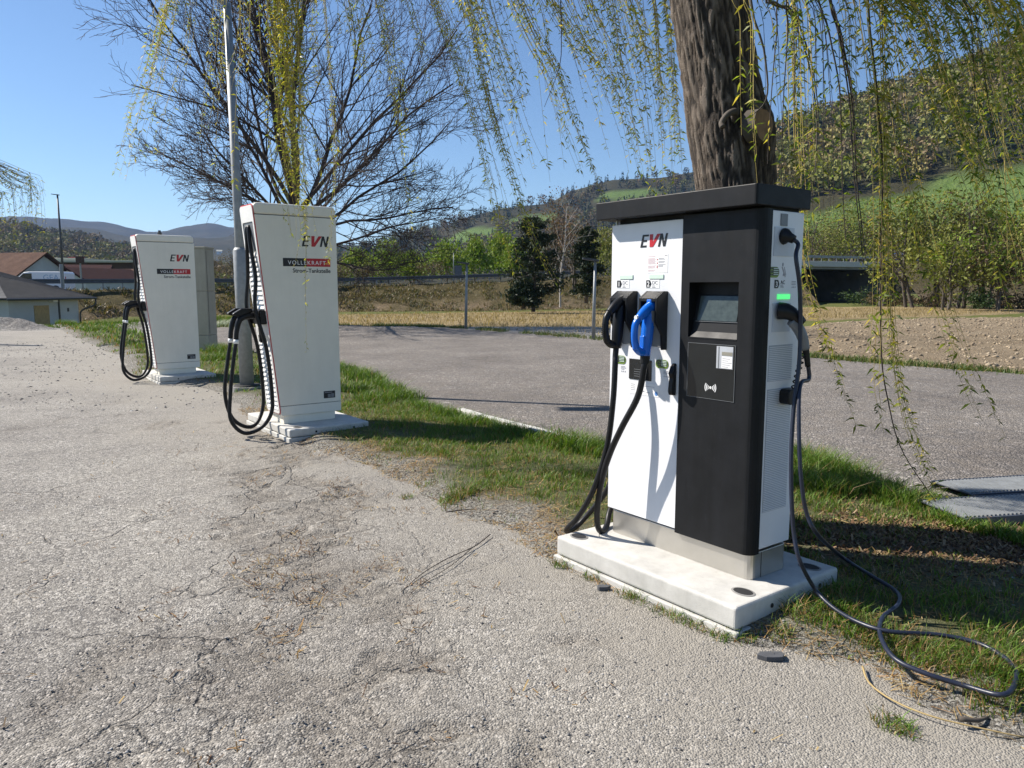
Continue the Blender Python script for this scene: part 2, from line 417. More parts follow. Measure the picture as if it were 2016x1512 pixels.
def dist_line(P, line):
    d2 = np.full(len(P), 1e18)
    for a, b in zip(line[:-1], line[1:]):
        e = b - a; t = np.clip(((P - a) @ e) / (e @ e), 0, 1); q = P - (a + t[:, None] * e)
        d2 = np.minimum(d2, (q * q).sum(1))
    return np.sqrt(d2)
LOT_EDGE = np.array(gl(LOT_NEAR))

# highway centre line in plan, with the height of the rail foot
ROADX = np.array([-70, -40, -31, -22, -15, -0.4, 11, 30, 42, 62, 100, 200.])
ROADY = np.array([34, 44, 54, 63, 71, 79, 88, 98, 104, 112, 126, 170.])
ROADZ = np.array([1.1, 1.2, 1.32, 1.45, 1.62, 2.15, 2.75, 4.2, 5.0, 5.3, 5.6, 6.])
def road_y(x): return np.interp(x, ROADX, ROADY)
def road_z(x): return np.interp(x, ROADX, ROADZ)

def gz(x, y):
    """height of the natural ground"""
    x = np.asarray(x, float); y = np.asarray(y, float)
    z = -0.12 - 0.4 * sstep(27, 60, y)
    z = z - 1.0 * sstep(-17.0, -20.0, x) * sstep(29.0, 33.0, y) * sstep(52, 46, y)   # dip round the low shed
    return z
def grid(xs, ys):
    X, Y = np.meshgrid(xs, ys); nx, ny = len(xs), len(ys)
    i = np.arange(nx * ny).reshape(ny, nx)
    F = np.stack([i[:-1, :-1], i[:-1, 1:], i[1:, 1:], i[1:, :-1]], -1).reshape(-1, 4)
    return X.ravel(), Y.ravel(), F
def cull(V, F, keep, **at_):
    fk = keep[F].all(1); F = F[fk]
    u = np.unique(F); mp = np.full(len(V), -1); mp[u] = np.arange(len(u))
    return V[u], mp[F], {k: a[u] for k, a in at_.items()}
def graded(a, b, fine0, fine1, s, growth=1.12, mx=4.0):
    P = list(np.arange(fine0, fine1, s)); st = s
    while P[-1] < b: st = min(st * growth, mx); P.append(P[-1] + st)
    st = s; Q = [fine0]
    while Q[-1] > a: st = min(st * growth, mx); Q.append(Q[-1] - st)
    return np.array(Q[::-1] + P[1:])

# --- the wide ground sheet
xs = graded(-9000, 9000, -60, 60, 2.0, 1.15, 900); ys = graded(-3000, 9000, -6, 130, 2.0, 1.15, 900)
X, Y, F = grid(xs, ys)
Z = gz(X, Y) + np.where((Y > 40), 0.08 * (fbm(X, Y, 3, 0.3) - 0.5), 0)
o = link('ground', fast_mesh('ground', np.c_[X, Y, Z - 0.03], F, True), M['meadow']); tag(o, kind='structure')

# --- worn asphalt in front
xs = graded(-34, 9, -4.3, 2.6, 0.024, 1.09, 0.8); ys = graded(0.2, 33, 2.0, 7.2, 0.024, 1.09, 0.8)
X, Y, F = grid(xs, ys); P = np.c_[X, Y]
wx = X + 0.55 * (fbm(X, Y, 5, 1.9) - 0.5); wy = Y + 0.55 * (fbm(X + 50, Y, 5, 1.9) - 0.5)
band = np.exp(-((X + 0.28 * (Y - 3) + 0.95) / 0.62) ** 2)                 # the ravelled seam that runs away from the viewer
patch = sstep(0.42, 0.62, fbm(X + 9, Y + 4, 4, 0.55) + 0.25 * band)
crack = sstep(0.38, 0.75, patch * 0.35 + 0.75 * band) * sstep(0.40, 0.54, fbm(X, Y + 30, 4, 1.3) + 0.10 * band)
ravel = sstep(0.5, 0.64, fbm(X + 3, Y, 6, 1.3) * 0.8 + 0.30 * band)
rough = fbm(X, Y, 3, 16) - 0.5; plate = sstep(0.455, 0.515, fbm(X + 21, Y, 5, 4.5))
dl = dist_line(P, NEAR_LINE)
dust = np.clip(sstep(1.9, 0.1, dl + 0.9 * (fbm(X + 8, Y, 4, 0.8) - 0.5)) * (0.25 + 1.0 * fbm(X, Y, 5, 1.3)) + 0.35 * sstep(7, 14, Y), 0, 1)
PZ = 0.016 * (fbm(X, Y, 3, 0.9) - 0.5) - 0.004 * ravel + rough * (0.004 + 0.022 * ravel) + 0.013 * (plate - 0.5) * np.clip(ravel + 0.4 * band, 0, 1)
PZ = np.where(Y < 12, PZ, 0.02 * (fbm(X, Y, 3, 0.5) - 0.5)) - 0.25 * sstep(29, 32.5, Y) - 0.08 * sstep(3.0, 4.5, X)
V, F, at_ = cull(np.c_[X, Y, PZ], F, np.ones(len(X), bool), crack=crack, ravel=ravel * (1 - 0.65 * plate), dust=dust)
o = link('pavement', fast_mesh('pavement', V, F, True, attrs=at_), M['pave']); tag(o, kind='structure')

# --- parking lot asphalt behind
xs = graded(-22, 30, -6, 9, 0.12, 1.08, 0.8); ys = graded(3, 34, 4, 14, 0.12, 1.08, 0.8)
X, Y, F = grid(xs, ys); sd = sdist(np.c_[X, Y], PL) + 0.35 * (fbm(X, Y, 3, 1.6) - 0.5)
Z = 0.03 + 0.02 * (fbm(X, Y, 3, 0.35) - 0.5) - 0.25 * sstep(0.0, -0.4, sd)
V, F, _ = cull(np.c_[X, Y, Z], F, sd > -1.0)
o = link('parking_lot', fast_mesh('parking_lot', V, F, True), M['lot']); tag(o, kind='structure')

# --- verge between them
def verge_z(X, Y):
    P = np.c_[np.ravel(X), np.ravel(Y)]
    sd = sdist(P, PV) + 0.30 * (fbm(P[:, 0], P[:, 1], 4, 2.3) - 0.5)
    z = -0.03 + 0.085 * sstep(-0.12, 0.30, sd) + 0.03 * sstep(0.2, 0.8, sd) * fbm(P[:, 0], P[:, 1], 3, 1.2) + 0.02 * (fbm(P[:, 0], P[:, 1], 3, 7) - 0.5)
    return z, sd
xs = np.arange(-26, 6.5, 0.075); ys = np.arange(1.6, 31, 0.075)
X, Y, F = grid(xs, ys)
pre = sdist(np.c_[X, Y][::1], PV)
keep = pre > -0.35
V0, F, _ = cull(np.c_[X, Y, X * 0], F, keep)
vz, vsd = verge_z(V0[:, 0], V0[:, 1]); V0[:, 2] = vz
de = dist_line(V0[:, :2], LOT_EDGE); dn = dist_line(V0[:, :2], NEAR_LINE)
def green_of(x, y, dn_, de_):
    n = fbm(x + 40, y, 4, 1.6)
    gr = sstep(0.05, 0.55, dn_ + 0.9 * (n - 0.47)) * (0.72 + 0.28 * sstep(0.9, 0.2, de_))
    litter = np.exp(-(((x - 2.7) / 1.0) ** 2 + ((y - 4.0) / 0.48) ** 2))           # leaf litter under the willow
    return np.clip(gr * (1 - 0.9 * litter), 0, 1)
grn = green_of(V0[:, 0], V0[:, 1], dn, de)
o = link('verge', fast_mesh('verge', V0, F, True, attrs={'green': grn, 'grit': np.clip(sstep(0.55, 0.10, dn + 0.5 * (fbm(V0[:, 0], V0[:, 1] + 11, 4, 2.6) - 0.5)) * (1 - grn), 0, 1)}), M['soil']); tag(o, kind='structure')

# --- fields behind the lot
def patch_sheet(name, poly, step, m, z0, amp, sc, x0, x1, y0, y1, fall=0.0, kind='structure'):
    X, Y, F = grid(np.arange(x0, x1, step), np.arange(y0, y1, step))
    sd = sdist(np.c_[X, Y], np.array(poly)) + 1.2 * (fbm(X, Y, 3, 0.5) - 0.5)
    Z = gz(X, Y) + z0 + amp * (fbm(X, Y, 4, sc) - 0.5) - 0.4 * sstep(0.2, -0.8, sd)
    V, F, _ = cull(np.c_[X, Y, Z], F, sd > -1.2)
    o = link(name, fast_mesh(name, V, F, True), m); tag(o, kind=kind); return o
STUB = gl([(380, 644), (670, 638), (900, 643), (1000, 650), (1200, 666)]) + [(9, 36), (22, 46), (40, 60), (60, 78), (60, 88), (30, 76), (8, 66), (-3, 60), (-16, 52), (-20, 46), (-19, 36)]
patch_sheet('stubble_field', STUB, 0.5, M['stubble'], 0.06, 0.10, 0.9, -24, 64, 20, 92)
PLGH = gl([(1400, 690), (1590, 700), (1750, 715), (2016, 735), (2500, 765)]) + [(45, 15), (70, 40), (60, 55), (37, 46), (24, 43), (14, 34)]
patch_sheet('ploughed_field', PLGH, 0.22, M['plough'], 0.10, 0.20, 2.4, 2, 62, 11, 56)
# green strips along the lot's far edge and round the shed
FARV = gl(LOT_FAR)
# --- embankment carrying the highway
xs = np.arange(-75, 120, 0.6); T = np.array([-9.5, -7.6, -6.4, -5.2, -4.2, -3.2, -2.2, -1.2, -0.5, 0, 0.4])
X, Tm = np.meshgrid(xs, T); RY, RZ = road_y(X), road_z(X)
wid = np.interp(RZ, [1.0, 1.6, 2.2, 5], [0.75, 0.9, 1.5, 1.6])
Yb = RY + Tm * wid
h = np.interp(Tm, [-9.5, -7.6, -0.5, 0.4], [-0.15, 0.0, 1.0, 1.0])
base = gz(X, Yb) - 0.05
Zb = base + (RZ - base) * h + 0.50 * (fbm(X, Yb * 1.0, 4, 0.75) - 0.5) * np.interp(Tm, [-9.5, -8, -1, 0], [0.2, 1, 0.8, 0])
X, Yb, Zb, Tm = X.ravel(), Yb.ravel(), Zb.ravel(), Tm.ravel()
i = np.arange(len(X)).reshape(len(T), len(xs)); F = np.stack([i[:-1, :-1], i[:-1, 1:], i[1:, 1:], i[1:, :-1]], -1).reshape(-1, 4)
keep = (X < 36.5) | (X > 52)
V, F, a_ = cull(np.c_[X, Yb, Zb], F, keep, pale=np.clip(sstep(-4.6, -6.2, Tm) * sstep(0.35, 0.55, fbm(X, Tm, 3, 0.7)), 0, 1))
o = link('embankment', fast_mesh('embankment', V, F, True, attrs=a_), M['bank']); tag(o, kind='structure')
# --- the carriageway on it
T = np.array([0.35, 0.6, 12.5, 13.0, 18.0]); dz = np.array([0.0, -0.12, -0.12, 0.0, -2.5])
X, Tm = np.meshgrid(xs, T); Yb = road_y(X) + Tm; Zb = road_z(X) + np.interp(Tm, T, dz) - 0.25 * sstep(-20, -35, X) * (Tm > 0.5) * (Tm < 12.7)
i = np.arange(X.size).reshape(len(T), len(xs)); F = np.stack([i[:-1, :-1], i[:-1, 1:], i[1:, 1:], i[1:, :-1]], -1).reshape(-1, 4)
o = link('road', fast_mesh('road', np.c_[X.ravel(), Yb.ravel(), Zb.ravel()], F, False), M['road']); tag(o, kind='structure')

# ================================================================== hills
def skyline(pts, d):
    xs = np.array([p[0] for p in pts], float); ys = np.array([p[1] for p in pts], float)
    return xs, ys
M['hillforest'] = earth_mat('hillside_forest_floor', [(0.3, (0.022, 0.026, 0.012)), (0.55, (0.045, 0.042, 0.022)), (0.75, (0.075, 0.058, 0.032))], 0.01, 0.15, 0.6, 3.0,
                            ('meadow', [(0.3, (0.075, 0.125, 0.03)), (0.7, (0.12, 0.17, 0.05))]))
def hill(name, pts, d0, d1, tree_h, prof, meadow=None, na=160, nt_=40, rough=6.0, back=True):
    px = np.array([p[0] for p in pts], float); py = np.array([p[1] for p in pts], float)
    xs = np.linspace(px[0], px[-1], na); yy = np.interp(xs, px, py)
    ts = np.linspace(0, 1.35, nt_)
    XX, TT = np.meshgrid(xs, ts)
    D = d0 + (d1 - d0) * TT
    top = EYE + (HOR - np.interp(XX, px, py)) / FPX * d1 - tree_h
    prf = np.interp(TT, [p[0] for p in prof] + [1.35], [p[1] for p in prof] + [0.72])
    wx = (XX - 1008) / FPX * D
    Z = -2 + (top + 2) * prf + rough * (fbm(wx, D, 4, 4.0 / (d1 - d0) * 2) - 0.5) * np.minimum(1, TT * 3)
    md = np.zeros_like(Z) if meadow is None else meadow(XX, TT)
    i = np.arange(XX.size).reshape(XX.shape); F = np.stack([i[:-1, :-1], i[:-1, 1:], i[1:, 1:], i[1:, :-1]], -1).reshape(-1, 4)
    me = fast_mesh(name, np.c_[wx.ravel(), D.ravel(), Z.ravel()], F, True, attrs={'meadow': md.ravel()})
    o = link(name, me, M['hillforest']); tag(o, kind='structure')
    return dict(px=px, py=py, xs=xs, ts=ts, Z=Z, D=(d0, d1), md=md)
def bil(h, X, T):
    xi = np.interp(X, h['xs'], np.arange(len(h['xs']))); ti = np.interp(T, h['ts'], np.arange(len(h['ts'])))
    x0 = np.clip(xi.astype(int), 0, len(h['xs']) - 2); t0 = np.clip(ti.astype(int), 0, len(h['ts']) - 2); fx, ft = xi - x0, ti - t0
    def b(A): return (A[t0, x0] * (1 - fx) + A[t0, x0 + 1] * fx) * (1 - ft) + (A[t0 + 1, x0] * (1 - fx) + A[t0 + 1, x0 + 1] * fx) * ft
    return b(h['Z']), b(h['md'])
def md_right(X, T):
    m = np.zeros_like(X)
    m = np.maximum(m, sstep(0.14, 0.17, T) * sstep(0.365, 0.345, T + 0.00022 * np.abs(X - 1850)) * sstep(1480, 1530, X))
    return m
def md_mid(X, T):
    e = lambda cx, ct, rx, rt: sstep(1.15, 0.85, np.hypot((X - cx) / rx, (T - ct) / rt))
    return np.maximum.reduce([e(925, 0.72, 55, 0.09), e(1045, 0.80, 48, 0.07), e(1230, 0.84, 60, 0.05)])
def md_left(X, T):
    return np.zeros_like(X)
H_right = hill('hill', [(1380, 330), (1450, 290), (1518, 240), (1639, 199), (1759, 169), (1870, 130), (1963, 83), (2030, 55), (2300, 10), (2700, 0)], 240, 640, 13, [(0, 0), (0.15, 0.10), (0.36, 0.335), (0.7, 0.72), (1, 1)], md_right)
H_mid = hill('hill', [(480, 505), (560, 492), (740, 470), (800, 448), (880, 428), (930, 410), (1000, 396), (1080, 388), (1120, 365), (1200, 343), (1290, 338), (1400, 320), (1520, 300), (1700, 290)], 520, 1250, 15, [(0, 0), (0.5, 0.34), (0.75, 0.66), (1, 1)], md_mid)
H_left = hill('hill', [(-700, 400), (-300, 405), (-60, 416), (0, 423), (71, 437), (119, 449), (167, 454), (214, 462), (250, 473), (330, 492), (430, 515), (520, 535)], 330, 950, 14, [(0, 0), (0.3, 0.15), (0.6, 0.5), (1, 1)], md_left)
H_far = hill('hill', [(-900, 420), (-200, 424), (20, 428), (45, 423), (70, 423), (110, 428), (180, 438), (250, 447), (300, 458), (340, 455), (380, 447), (420, 443), (450, 447), (500, 452), (560, 470), (640, 480), (800, 490)], 1600, 3600, 0, [(0, 0), (0.5, 0.42), (1, 1)], None, 260, 50, 45)
H_far2 = hill('hill', [(-900, 440), (-200, 446), (100, 452), (200, 455), (280, 466), (330, 470), (400, 466), (470, 462), (560, 480), (700, 500), (900, 510)], 1100, 2200, 0, [(0, 0), (0.5, 0.42), (1, 1)], None, 240, 40, 30)

# trees on the hills: one mass per hill, real small trees
def blob_tree(n, seed, broad=True):
    r = np.random.default_rng(seed); V = []; F = []; k = 0
    for i in range(n):
        if broad:
            a = r.uniform(0, 2 * np.pi); zc = r.uniform(0.22, 1.0); rad = 0.42 * math.sqrt(max(0.02, 1 - ((zc - 0.58) / 0.46) ** 2)) * r.uniform(0.45, 1.05)
        else:
            a = r.uniform(0, 2 * np.pi); zc = r.uniform(0.06, 1.0) ; rad = 0.21 * (1.03 - zc) * r.uniform(0.5, 1.15)
        c = np.array([rad * math.cos(a), rad * math.sin(a), zc]); s = 0.066 if broad else 0.05 + 0.05 * (1 - zc)
        if broad: e1, e2, _ = frame_from(r.normal(size=3))
        else:
            out = np.array([math.cos(a), math.sin(a), -0.55]); e1 = out / np.linalg.norm(out); e2 = np.cross(e1, [0, 0, 1]); e2 /= np.linalg.norm(e2)
        s1, s2 = s * r.uniform(0.6, 1.4), s * r.uniform(0.6, 1.3)
        V += [c - e1 * s1 - e2 * s2 * 0.6, c + e1 * s1 * 0.4 - e2 * s2, c + e1 * s1 + e2 * s2 * 0.5, c - e1 * s1 * 0.3 + e2 * s2]; F.append((k, k + 1, k + 2, k + 3)); k += 4
    # trunk
    b = 0.012
    V += [np.array(p) for p in ((-b, 0, -0.05), (b, 0, -0.05), (b * .5, 0, 0.7), (-b * .5, 0, 0.7))]; F.append((k, k + 1, k + 2, k + 3))
    return np.array(V), np.array(F)
TPL_B = [blob_tree(84, s) for s in range(4)]; TPL_C = [blob_tree(44, s + 10, False) for s in range(3)]
M['farleaf'] = leafmat('far_foliage', 0.8, 0.15)
def forest(name, h, n, xr, tr, hh, label, conif, seed, pal_b, pal_c, sub=1.0):
    r = np.random.default_rng(seed)
    X = r.uniform(xr[0], xr[1], n); T = tr[0] + (tr[1] - tr[0]) * r.random(n) ** 0.8
    z, md = bil(h, X, T)
    D = h['D'][0] + (h['D'][1] - h['D'][0]) * T; wx = (X - 1008) / FPX * D
    keep = md < 0.3
    con = conif(X, T, fbm(wx / 90, D / 90, 3)) > r.random(n)
    Vs, Fs, Cs = [], [], []; off = 0
    for j in np.nonzero(keep)[0]:
        tv, tf = (TPL_C[j % 3] if con[j] else TPL_B[j % 4])
        s = hh * r.uniform(0.7, 1.25); a = r.uniform(0, 6.28); ca, sa = math.cos(a), math.sin(a)
        w = s * (r.uniform(0.75, 1.15) if con[j] else r.uniform(0.85, 1.25))
        v = np.empty_like(tv); v[:, 0] = (tv[:, 0] * ca - tv[:, 1] * sa) * w + wx[j]; v[:, 1] = (tv[:, 0] * sa + tv[:, 1] * ca) * w + D[j]; v[:, 2] = tv[:, 2] * s + z[j] - 0.5
        pal = pal_c if con[j] else pal_b
        c = np.array(pal[r.integers(len(pal))]) * r.uniform(0.78, 1.2)
        cc = c * r.uniform(0.85, 1.15, (len(tf), 1)); Cs.append(np.repeat(cc, 4, 0))
        Vs.append(v); Fs.append(tf + off); off += len(v)
    me = fast_mesh(name, np.concatenate(Vs), np.concatenate(Fs), False, col=np.concatenate(Cs))
    o = link(name, me, M['farleaf']); tag(o, label, 'forest', kind='stuff'); return o
PB = [(0.075, 0.06, 0.04), (0.095, 0.075, 0.05), (0.06, 0.065, 0.025), (0.085, 0.095, 0.03), (0.055, 0.05, 0.035), (0.11, 0.10, 0.045)]
PC = [(0.018, 0.032, 0.016), (0.024, 0.040, 0.018), (0.016, 0.028, 0.018)]
forest('hillside_wood', H_right, 1750, (1420, 2500), (0.355, 1.06), 13, 'mixed wood covering the steep slope above the green meadow', lambda X, T, n: sstep(0.48, 0.66, n) * 0.75, 21, [tuple(q * w for q, w in zip(p, (2.35, 2.15, 1.6))) for p in PB + [(0.075, 0.085, 0.03)] * 3], [tuple(1.7 * q for q in p) for p in PC])
forest('meadow_edge_wood', H_right, 420, (1400, 2400), (0.02, 0.165), 11, 'brownish trees along the foot of the green meadow', lambda X, T, n: 0.12, 22, PB, PC)
forest('ridge_wood', H_mid, 2300, (470, 1600), (0.10, 1.05), 13.5, 'dark conifer and bare wood on the hill behind the green willows', lambda X, T, n: np.clip(sstep(0.46, 0.54, n) * 0.95 + sstep(1100, 1200, X) * 0.5, 0, 1), 23, [tuple(q * w for q, w in zip(p, (1.7, 1.55, 1.3))) for p in PB[:5]], [tuple(1.3 * q for q in p) for p in PC])
forest('valley_side_wood', H_left, 1450, (-260, 500), (0.05, 1.04), 12.5, 'brown and dark green wood on the low hill behind the red roofs', lambda X, T, n: sstep(0.48, 0.6, n) * 0.8 * sstep(0.35, 0.6, T), 24, [tuple(q * w for q, w in zip(p, (1.9, 1.75, 1.35))) for p in PB[:6]], [tuple(1.4 * q for q in p) for p in PC])
# ================================================================== lettering
def text_obj(name, s, size, m, parent, mat4, shear=0.0, bold=0.0, align='LEFT', space=1.0, thick=0.0006):
    cu = bpy.data.curves.new(name, 'FONT'); cu.body = s; cu.size = size; cu.shear = shear; cu.offset = bold
    cu.align_x = align; cu.space_character = space; cu.extrude = thick; cu.resolution_u = 3
    t = bpy.data.objects.new(name, cu); COL.objects.link(t)
    dg = bpy.context.evaluated_depsgraph_get(); dg.update()
    me = bpy.data.meshes.new_from_object(t.evaluated_get(dg))
    bpy.data.objects.remove(t); me.name = name
    me.transform(mat4)
    me.materials.clear()
    return link(name, me, m, parent)
def on_front(x, z, y=-0.001):   # lettering on a face that looks along -Y, reading along +X
    return Matrix(((1, 0, 0, x), (0, 0, -1, y), (0, 1, 0, z), (0, 0, 0, 1)))
def on_side(y, z, x=0.001):     # lettering on a face that looks along +X, reading along +Y
    return Matrix(((0, 0, 1, x), (1, 0, 0, y), (0, 1, 0, z), (0, 0, 0, 1)))
GL_E = [(0, 0), (.56, 0), (.56, .15), (.18, .15), (.18, .43), (.5, .43), (.5, .58), (.18, .58), (.18, .85), (.58, .85), (.58, 1), (0, 1)]
GL_V = [(0, 1), (.30, 1), (.40, .36), (.66, 1), (.97, 1), (.52, 0), (.21, 0)]
GL_N = [(0, 0), (.18, 0), (.18, .66), (.46, 0), (.66, 0), (.66, 1), (.48, 1), (.48, .34), (.2, 1), (0, 1)]
def logo(parent, plane, h0, v0, w, h, t0, t1, flip=1):
    """three slanted letters, the middle one red, in a box w x h from (h0, v0); h runs along +X or +Y"""
    tot = 2.55
    for nm, G, o0, mm in (('logo_letter', GL_E, 0.0, 'ink'), ('logo_letter', GL_V, 0.66, 'red'), ('logo_letter', GL_N, 1.62, 'ink')):
        b = MB(); b.prism([(h0 + (o0 + p[0] + 0.22 * p[1]) / tot * w, v0 + p[1] * h) for p in G], plane, t0, t1)
        b.build(nm, M[mm], parent)

# ================================================================== concrete bases
ANG = math.radians(36.8)
UD = np.array([-math.sin(ANG), math.cos(ANG), 0]); WD = np.array([math.cos(ANG), math.sin(ANG), 0])
XD = -UD
RZ = math.atan2(XD[1], XD[0])
C1 = g(1475, 1146, 0.14); C1[2] = 0
A2 = g(551.06, 820.2, 0.2); A2[2] = 0
A3 = np.array([-5.66, 11.98, 0.0])
def slab(origin, x0, x1, y0, y1, h, label, seam=0.032, pockets=(), split=None):
    t = empty('concrete_base', origin, RZ, label, 'concrete base')
    b = MB(); b.box(x0 - 0.012, x1 + 0.012, y0 - 0.012, y1 + 0.012, -0.10, seam); b.build('footing', M['concrete'], t, bevel=0.006)
    b = MB()
    b.box(x0, x1, y0, y1, seam + 0.004, h); ob = b.build('slab', M['concrete'], t, bevel=0.014, seg=3)
    for px, py in pockets:
        b = MB(); b.prism(ellipse(px, py, 0.048, 0.034, 20), 'xy', h + 0.0015, h + 0.003); b.build('lifting_socket', M['seam'], t)
        b = MB(); n = 20
        for k in range(n):
            a0, a1 = 2 * math.pi * k / n, 2 * math.pi * (k + 1) / n
            b.add([(px + .048 * math.cos(a0), py + .034 * math.sin(a0), h + .0035), (px + .048 * math.cos(a1), py + .034 * math.sin(a1), h + .0035), (px + .058 * math.cos(a1), py + .043 * math.sin(a1), h + .002), (px + .058 * math.cos(a0), py + .043 * math.sin(a0), h + .002)], [(0, 1, 2, 3)])
        b.build('socket_rim', M['oldconcrete'], t)
    for px in (0.32, 0.8):
        b = MB(); yy = y0 + (y1 - y0) * px; b.cyl((x1 - 0.01, yy, h * 0.62), (x1 + 0.0025, yy, h * 0.62), 0.011, 10); b.build('anchor_hole', M['seam'], t)
    return t
slab(C1, -1.045, 0.147, -0.29, 0.51, 0.14, 'pale concrete base under the black and white charger', pockets=((0.055, -0.12), (0.06, 0.40), (-0.96, -0.20)))
slab(A2, -0.95, 0.34, -0.03, 0.82, 0.115, 'pale concrete base of the tall cream charger beside the grey lamp post', pockets=((0.24, 0.09),))
slab(A3, -0.95, 0.34, -0.03, 0.82, 0.115, 'pale concrete base of the tall cream charger beside the beige cabinet')

# ================================================================== the black and white charger
ch = empty('charging_station', C1, RZ, 'black and white charging station with blue plug and black flat canopy', 'charging station')
W, D, Z0, ZP, ZT = 0.945, 0.31, 0.14, 0.268, 1.845
def cpos(px, py, y):       # a pixel on the plane y = const in the charger's frame
    d = ray(px, py); o0 = np.array([0, 0, EYE]) - C1
    t = (y - o0 @ WD) / (d @ WD); P = o0 + t * d; return np.array([P @ XD, y, P[2]])
def cside(px, py, x):
    d = ray(px, py); o0 = np.array([0, 0, EYE]) - C1
    t = (x - o0 @ XD) / (d @ XD); P = o0 + t * d; return np.array([x, P @ WD, P[2]])
def cgrd(px, py, z):
    P = g(px, py, z) - C1; return np.array([P @ XD, P @ WD, P[2]])
b = MB(); b.prism(rrect(-W + .012, -.004, .012, D - .012, .035), 'xy', Z0, ZP); b.build('plinth', M['steel'], ch, bevel=.002)
b = MB(); b.box(-.0035, -.002, .09, .0915, Z0 + .002, ZP - .002); b.build('plinth_joint', M['seam'], ch)
b = MB(); b.box(-W, -.447, 0, .05, ZP + .010, ZT - .015); b.build('front_panel', M['white'], ch, bevel=.003)
b = MB(); b.box(-W, -.452, .052, D, ZP + .012, ZT - .012); b.build('rear_body', M['white'], ch, bevel=.004)
b = MB(); b.box(-.4515, -.003, .06, D, ZP + .012, ZT - .004); side = b.build('side_panel', M['white'], ch, bevel=.004)
# black front: rounded outer corner, with the screen recess cut into it
def blk(x0, x1, z0, z1, round_=True):
    b_ = MB()
    if round_:
        P = [(x0, -.012), (x1 - .045, -.012)] + [(x1 - .045 + .045 * math.sin(a), .033 - .045 * math.cos(a)) for a in np.linspace(0.2, math.pi / 2, 6)] + [(x1, .058), (x0, .058)]
    else: P = [(x0, -.012), (x1, -.012), (x1, .058), (x0, .058)]
    b_.prism(P, 'xy', z0, z1); return b_
RX0, RX1, RZ0, RZ1 = -.396, -.111, 1.260, 1.525
b = blk(-.446, .004, RZ1, ZT, True)
b2 = blk(-.446, .004, ZP - .004, RZ0); b.add(b2.v, b2.f)
b2 = blk(-.446, RX0, RZ0, RZ1, False); b.add(b2.v, b2.f)
b2 = blk(RX1, .004, RZ0, RZ1); b.add(b2.v, b2.f)
b.build('black_front', M['black'], ch)
rec = MB()
rec.box(RX0, RX1, .056, .0575, RZ0, RZ1)
rec.build('recess_back', M['black'], ch)
b = MB(); sy = (.050, .050)
P = [(-.008, RZ0 + .001), (.0555, RZ0 + .001), (.0555, RZ1 - .06), (.050, RZ1 - .06), (.012, RZ0 + .03)]
b.prism([(p[0], p[1]) for p in P], 'yz', RX0 + .001, RX1 - .001); scr = b.build('screen_wedge', M['black'], ch, bevel=.0015)
b = MB()   # tilted display
f0, f1 = .30, .97
ya, za = .012 + (.050 - .012) * f0, RZ0 + .03 + (RZ1 - .06 - RZ0 - .03) * f0; yb, zb = .012 + (.038) * f1, RZ0 + .03 + (RZ1 - .09 - RZ0) * f1
b.add([(RX0 + .025, ya - .003, za), (RX1 - .03, ya - .003, za), (RX1 - .03, yb - .003, zb), (RX0 + .025, yb - .003, zb)], [(0, 1, 2, 3)])
b.build('display', M['lcd'], scr)
b = MB(); b.box(RX0 + .02, RX1 - .02, ya - .0065, ya - .003, za - .005, za - .003); b.build('display_edge', M['greyplastic'], scr)
b = MB(); b.box(RX0 + .002, RX1 - .002, -.0135, .012, RZ0 - .003, RZ0 + .003); b.build('recess_sill', M['black'], ch)
b = MB(); b.prism(rrect(-.389, -.115, .974, 1.234, .004), 'xz', -.0145, -.0125); rp = b.build('reader_panel', M['glassdark'], ch)
b = MB()
for (x0, x1, z0, z1) in ((-.391, -.113, 1.234, 1.2355), (-.391, -.113, .9725, .974), (-.391, -.3895, .974, 1.234), (-.1145, -.113, .974, 1.234)): b.box(x0, x1, -.0150, -.0126, z0, z1)
b.build('panel_gap', M['greyplastic'], rp)
b = MB(); b.box(-.218, -.125, -.0165, -.0146, 1.124, 1.228); wv = b.build('viewing_window', simple('pale_window', (0.42, 0.44, 0.47), 0.3), rp)
b = MB(); b.box(-.187, -.128, -.0175, -.0167, 1.127, 1.182); b.build('notice', M['paper'], wv)
b = MB(); b.box(-.187, -.128, -.0174, -.0167, 1.186, 1.203); b.build('meter_display', simple('beige_meter', (.24, .23, .19), .4), wv)
b = MB()
for q in range(5): b.box(-.183, -.183 + (.034 + .018 * ((q * 7) % 3) / 2), -.0179, -.0176, 1.132 + q * .0095, 1.1345 + q * .0095)
b.build('notice_text', M['greyink'], wv)
b = MB(); b.box(-.207, -.203, -.0178, -.0168, 1.126, 1.226); b.build('window_bar', M['greyplastic'], wv)
# contactless symbol
b = MB(); cx, cz = -.248, 1.028
b.prism(ellipse(cx, cz, .0065, .0065, 14), 'xz', -.0158, -.0148)
for sgn in (-1, 1):
    for rr in (.014, .023, .032):
        n = 7; th = .0021
        A_ = np.linspace(-.62, .62, n)
        po = [(cx + sgn * (rr + th) * math.cos(a), cz + (rr + th) * math.sin(a)) for a in A_] + [(cx + sgn * (rr - th) * math.cos(a), cz + (rr - th) * math.sin(a)) for a in A_[::-1]]
        b.prism(po, 'xz', -.0158, -.0148)
b.build('contactless_symbol', M['paper'], rp)
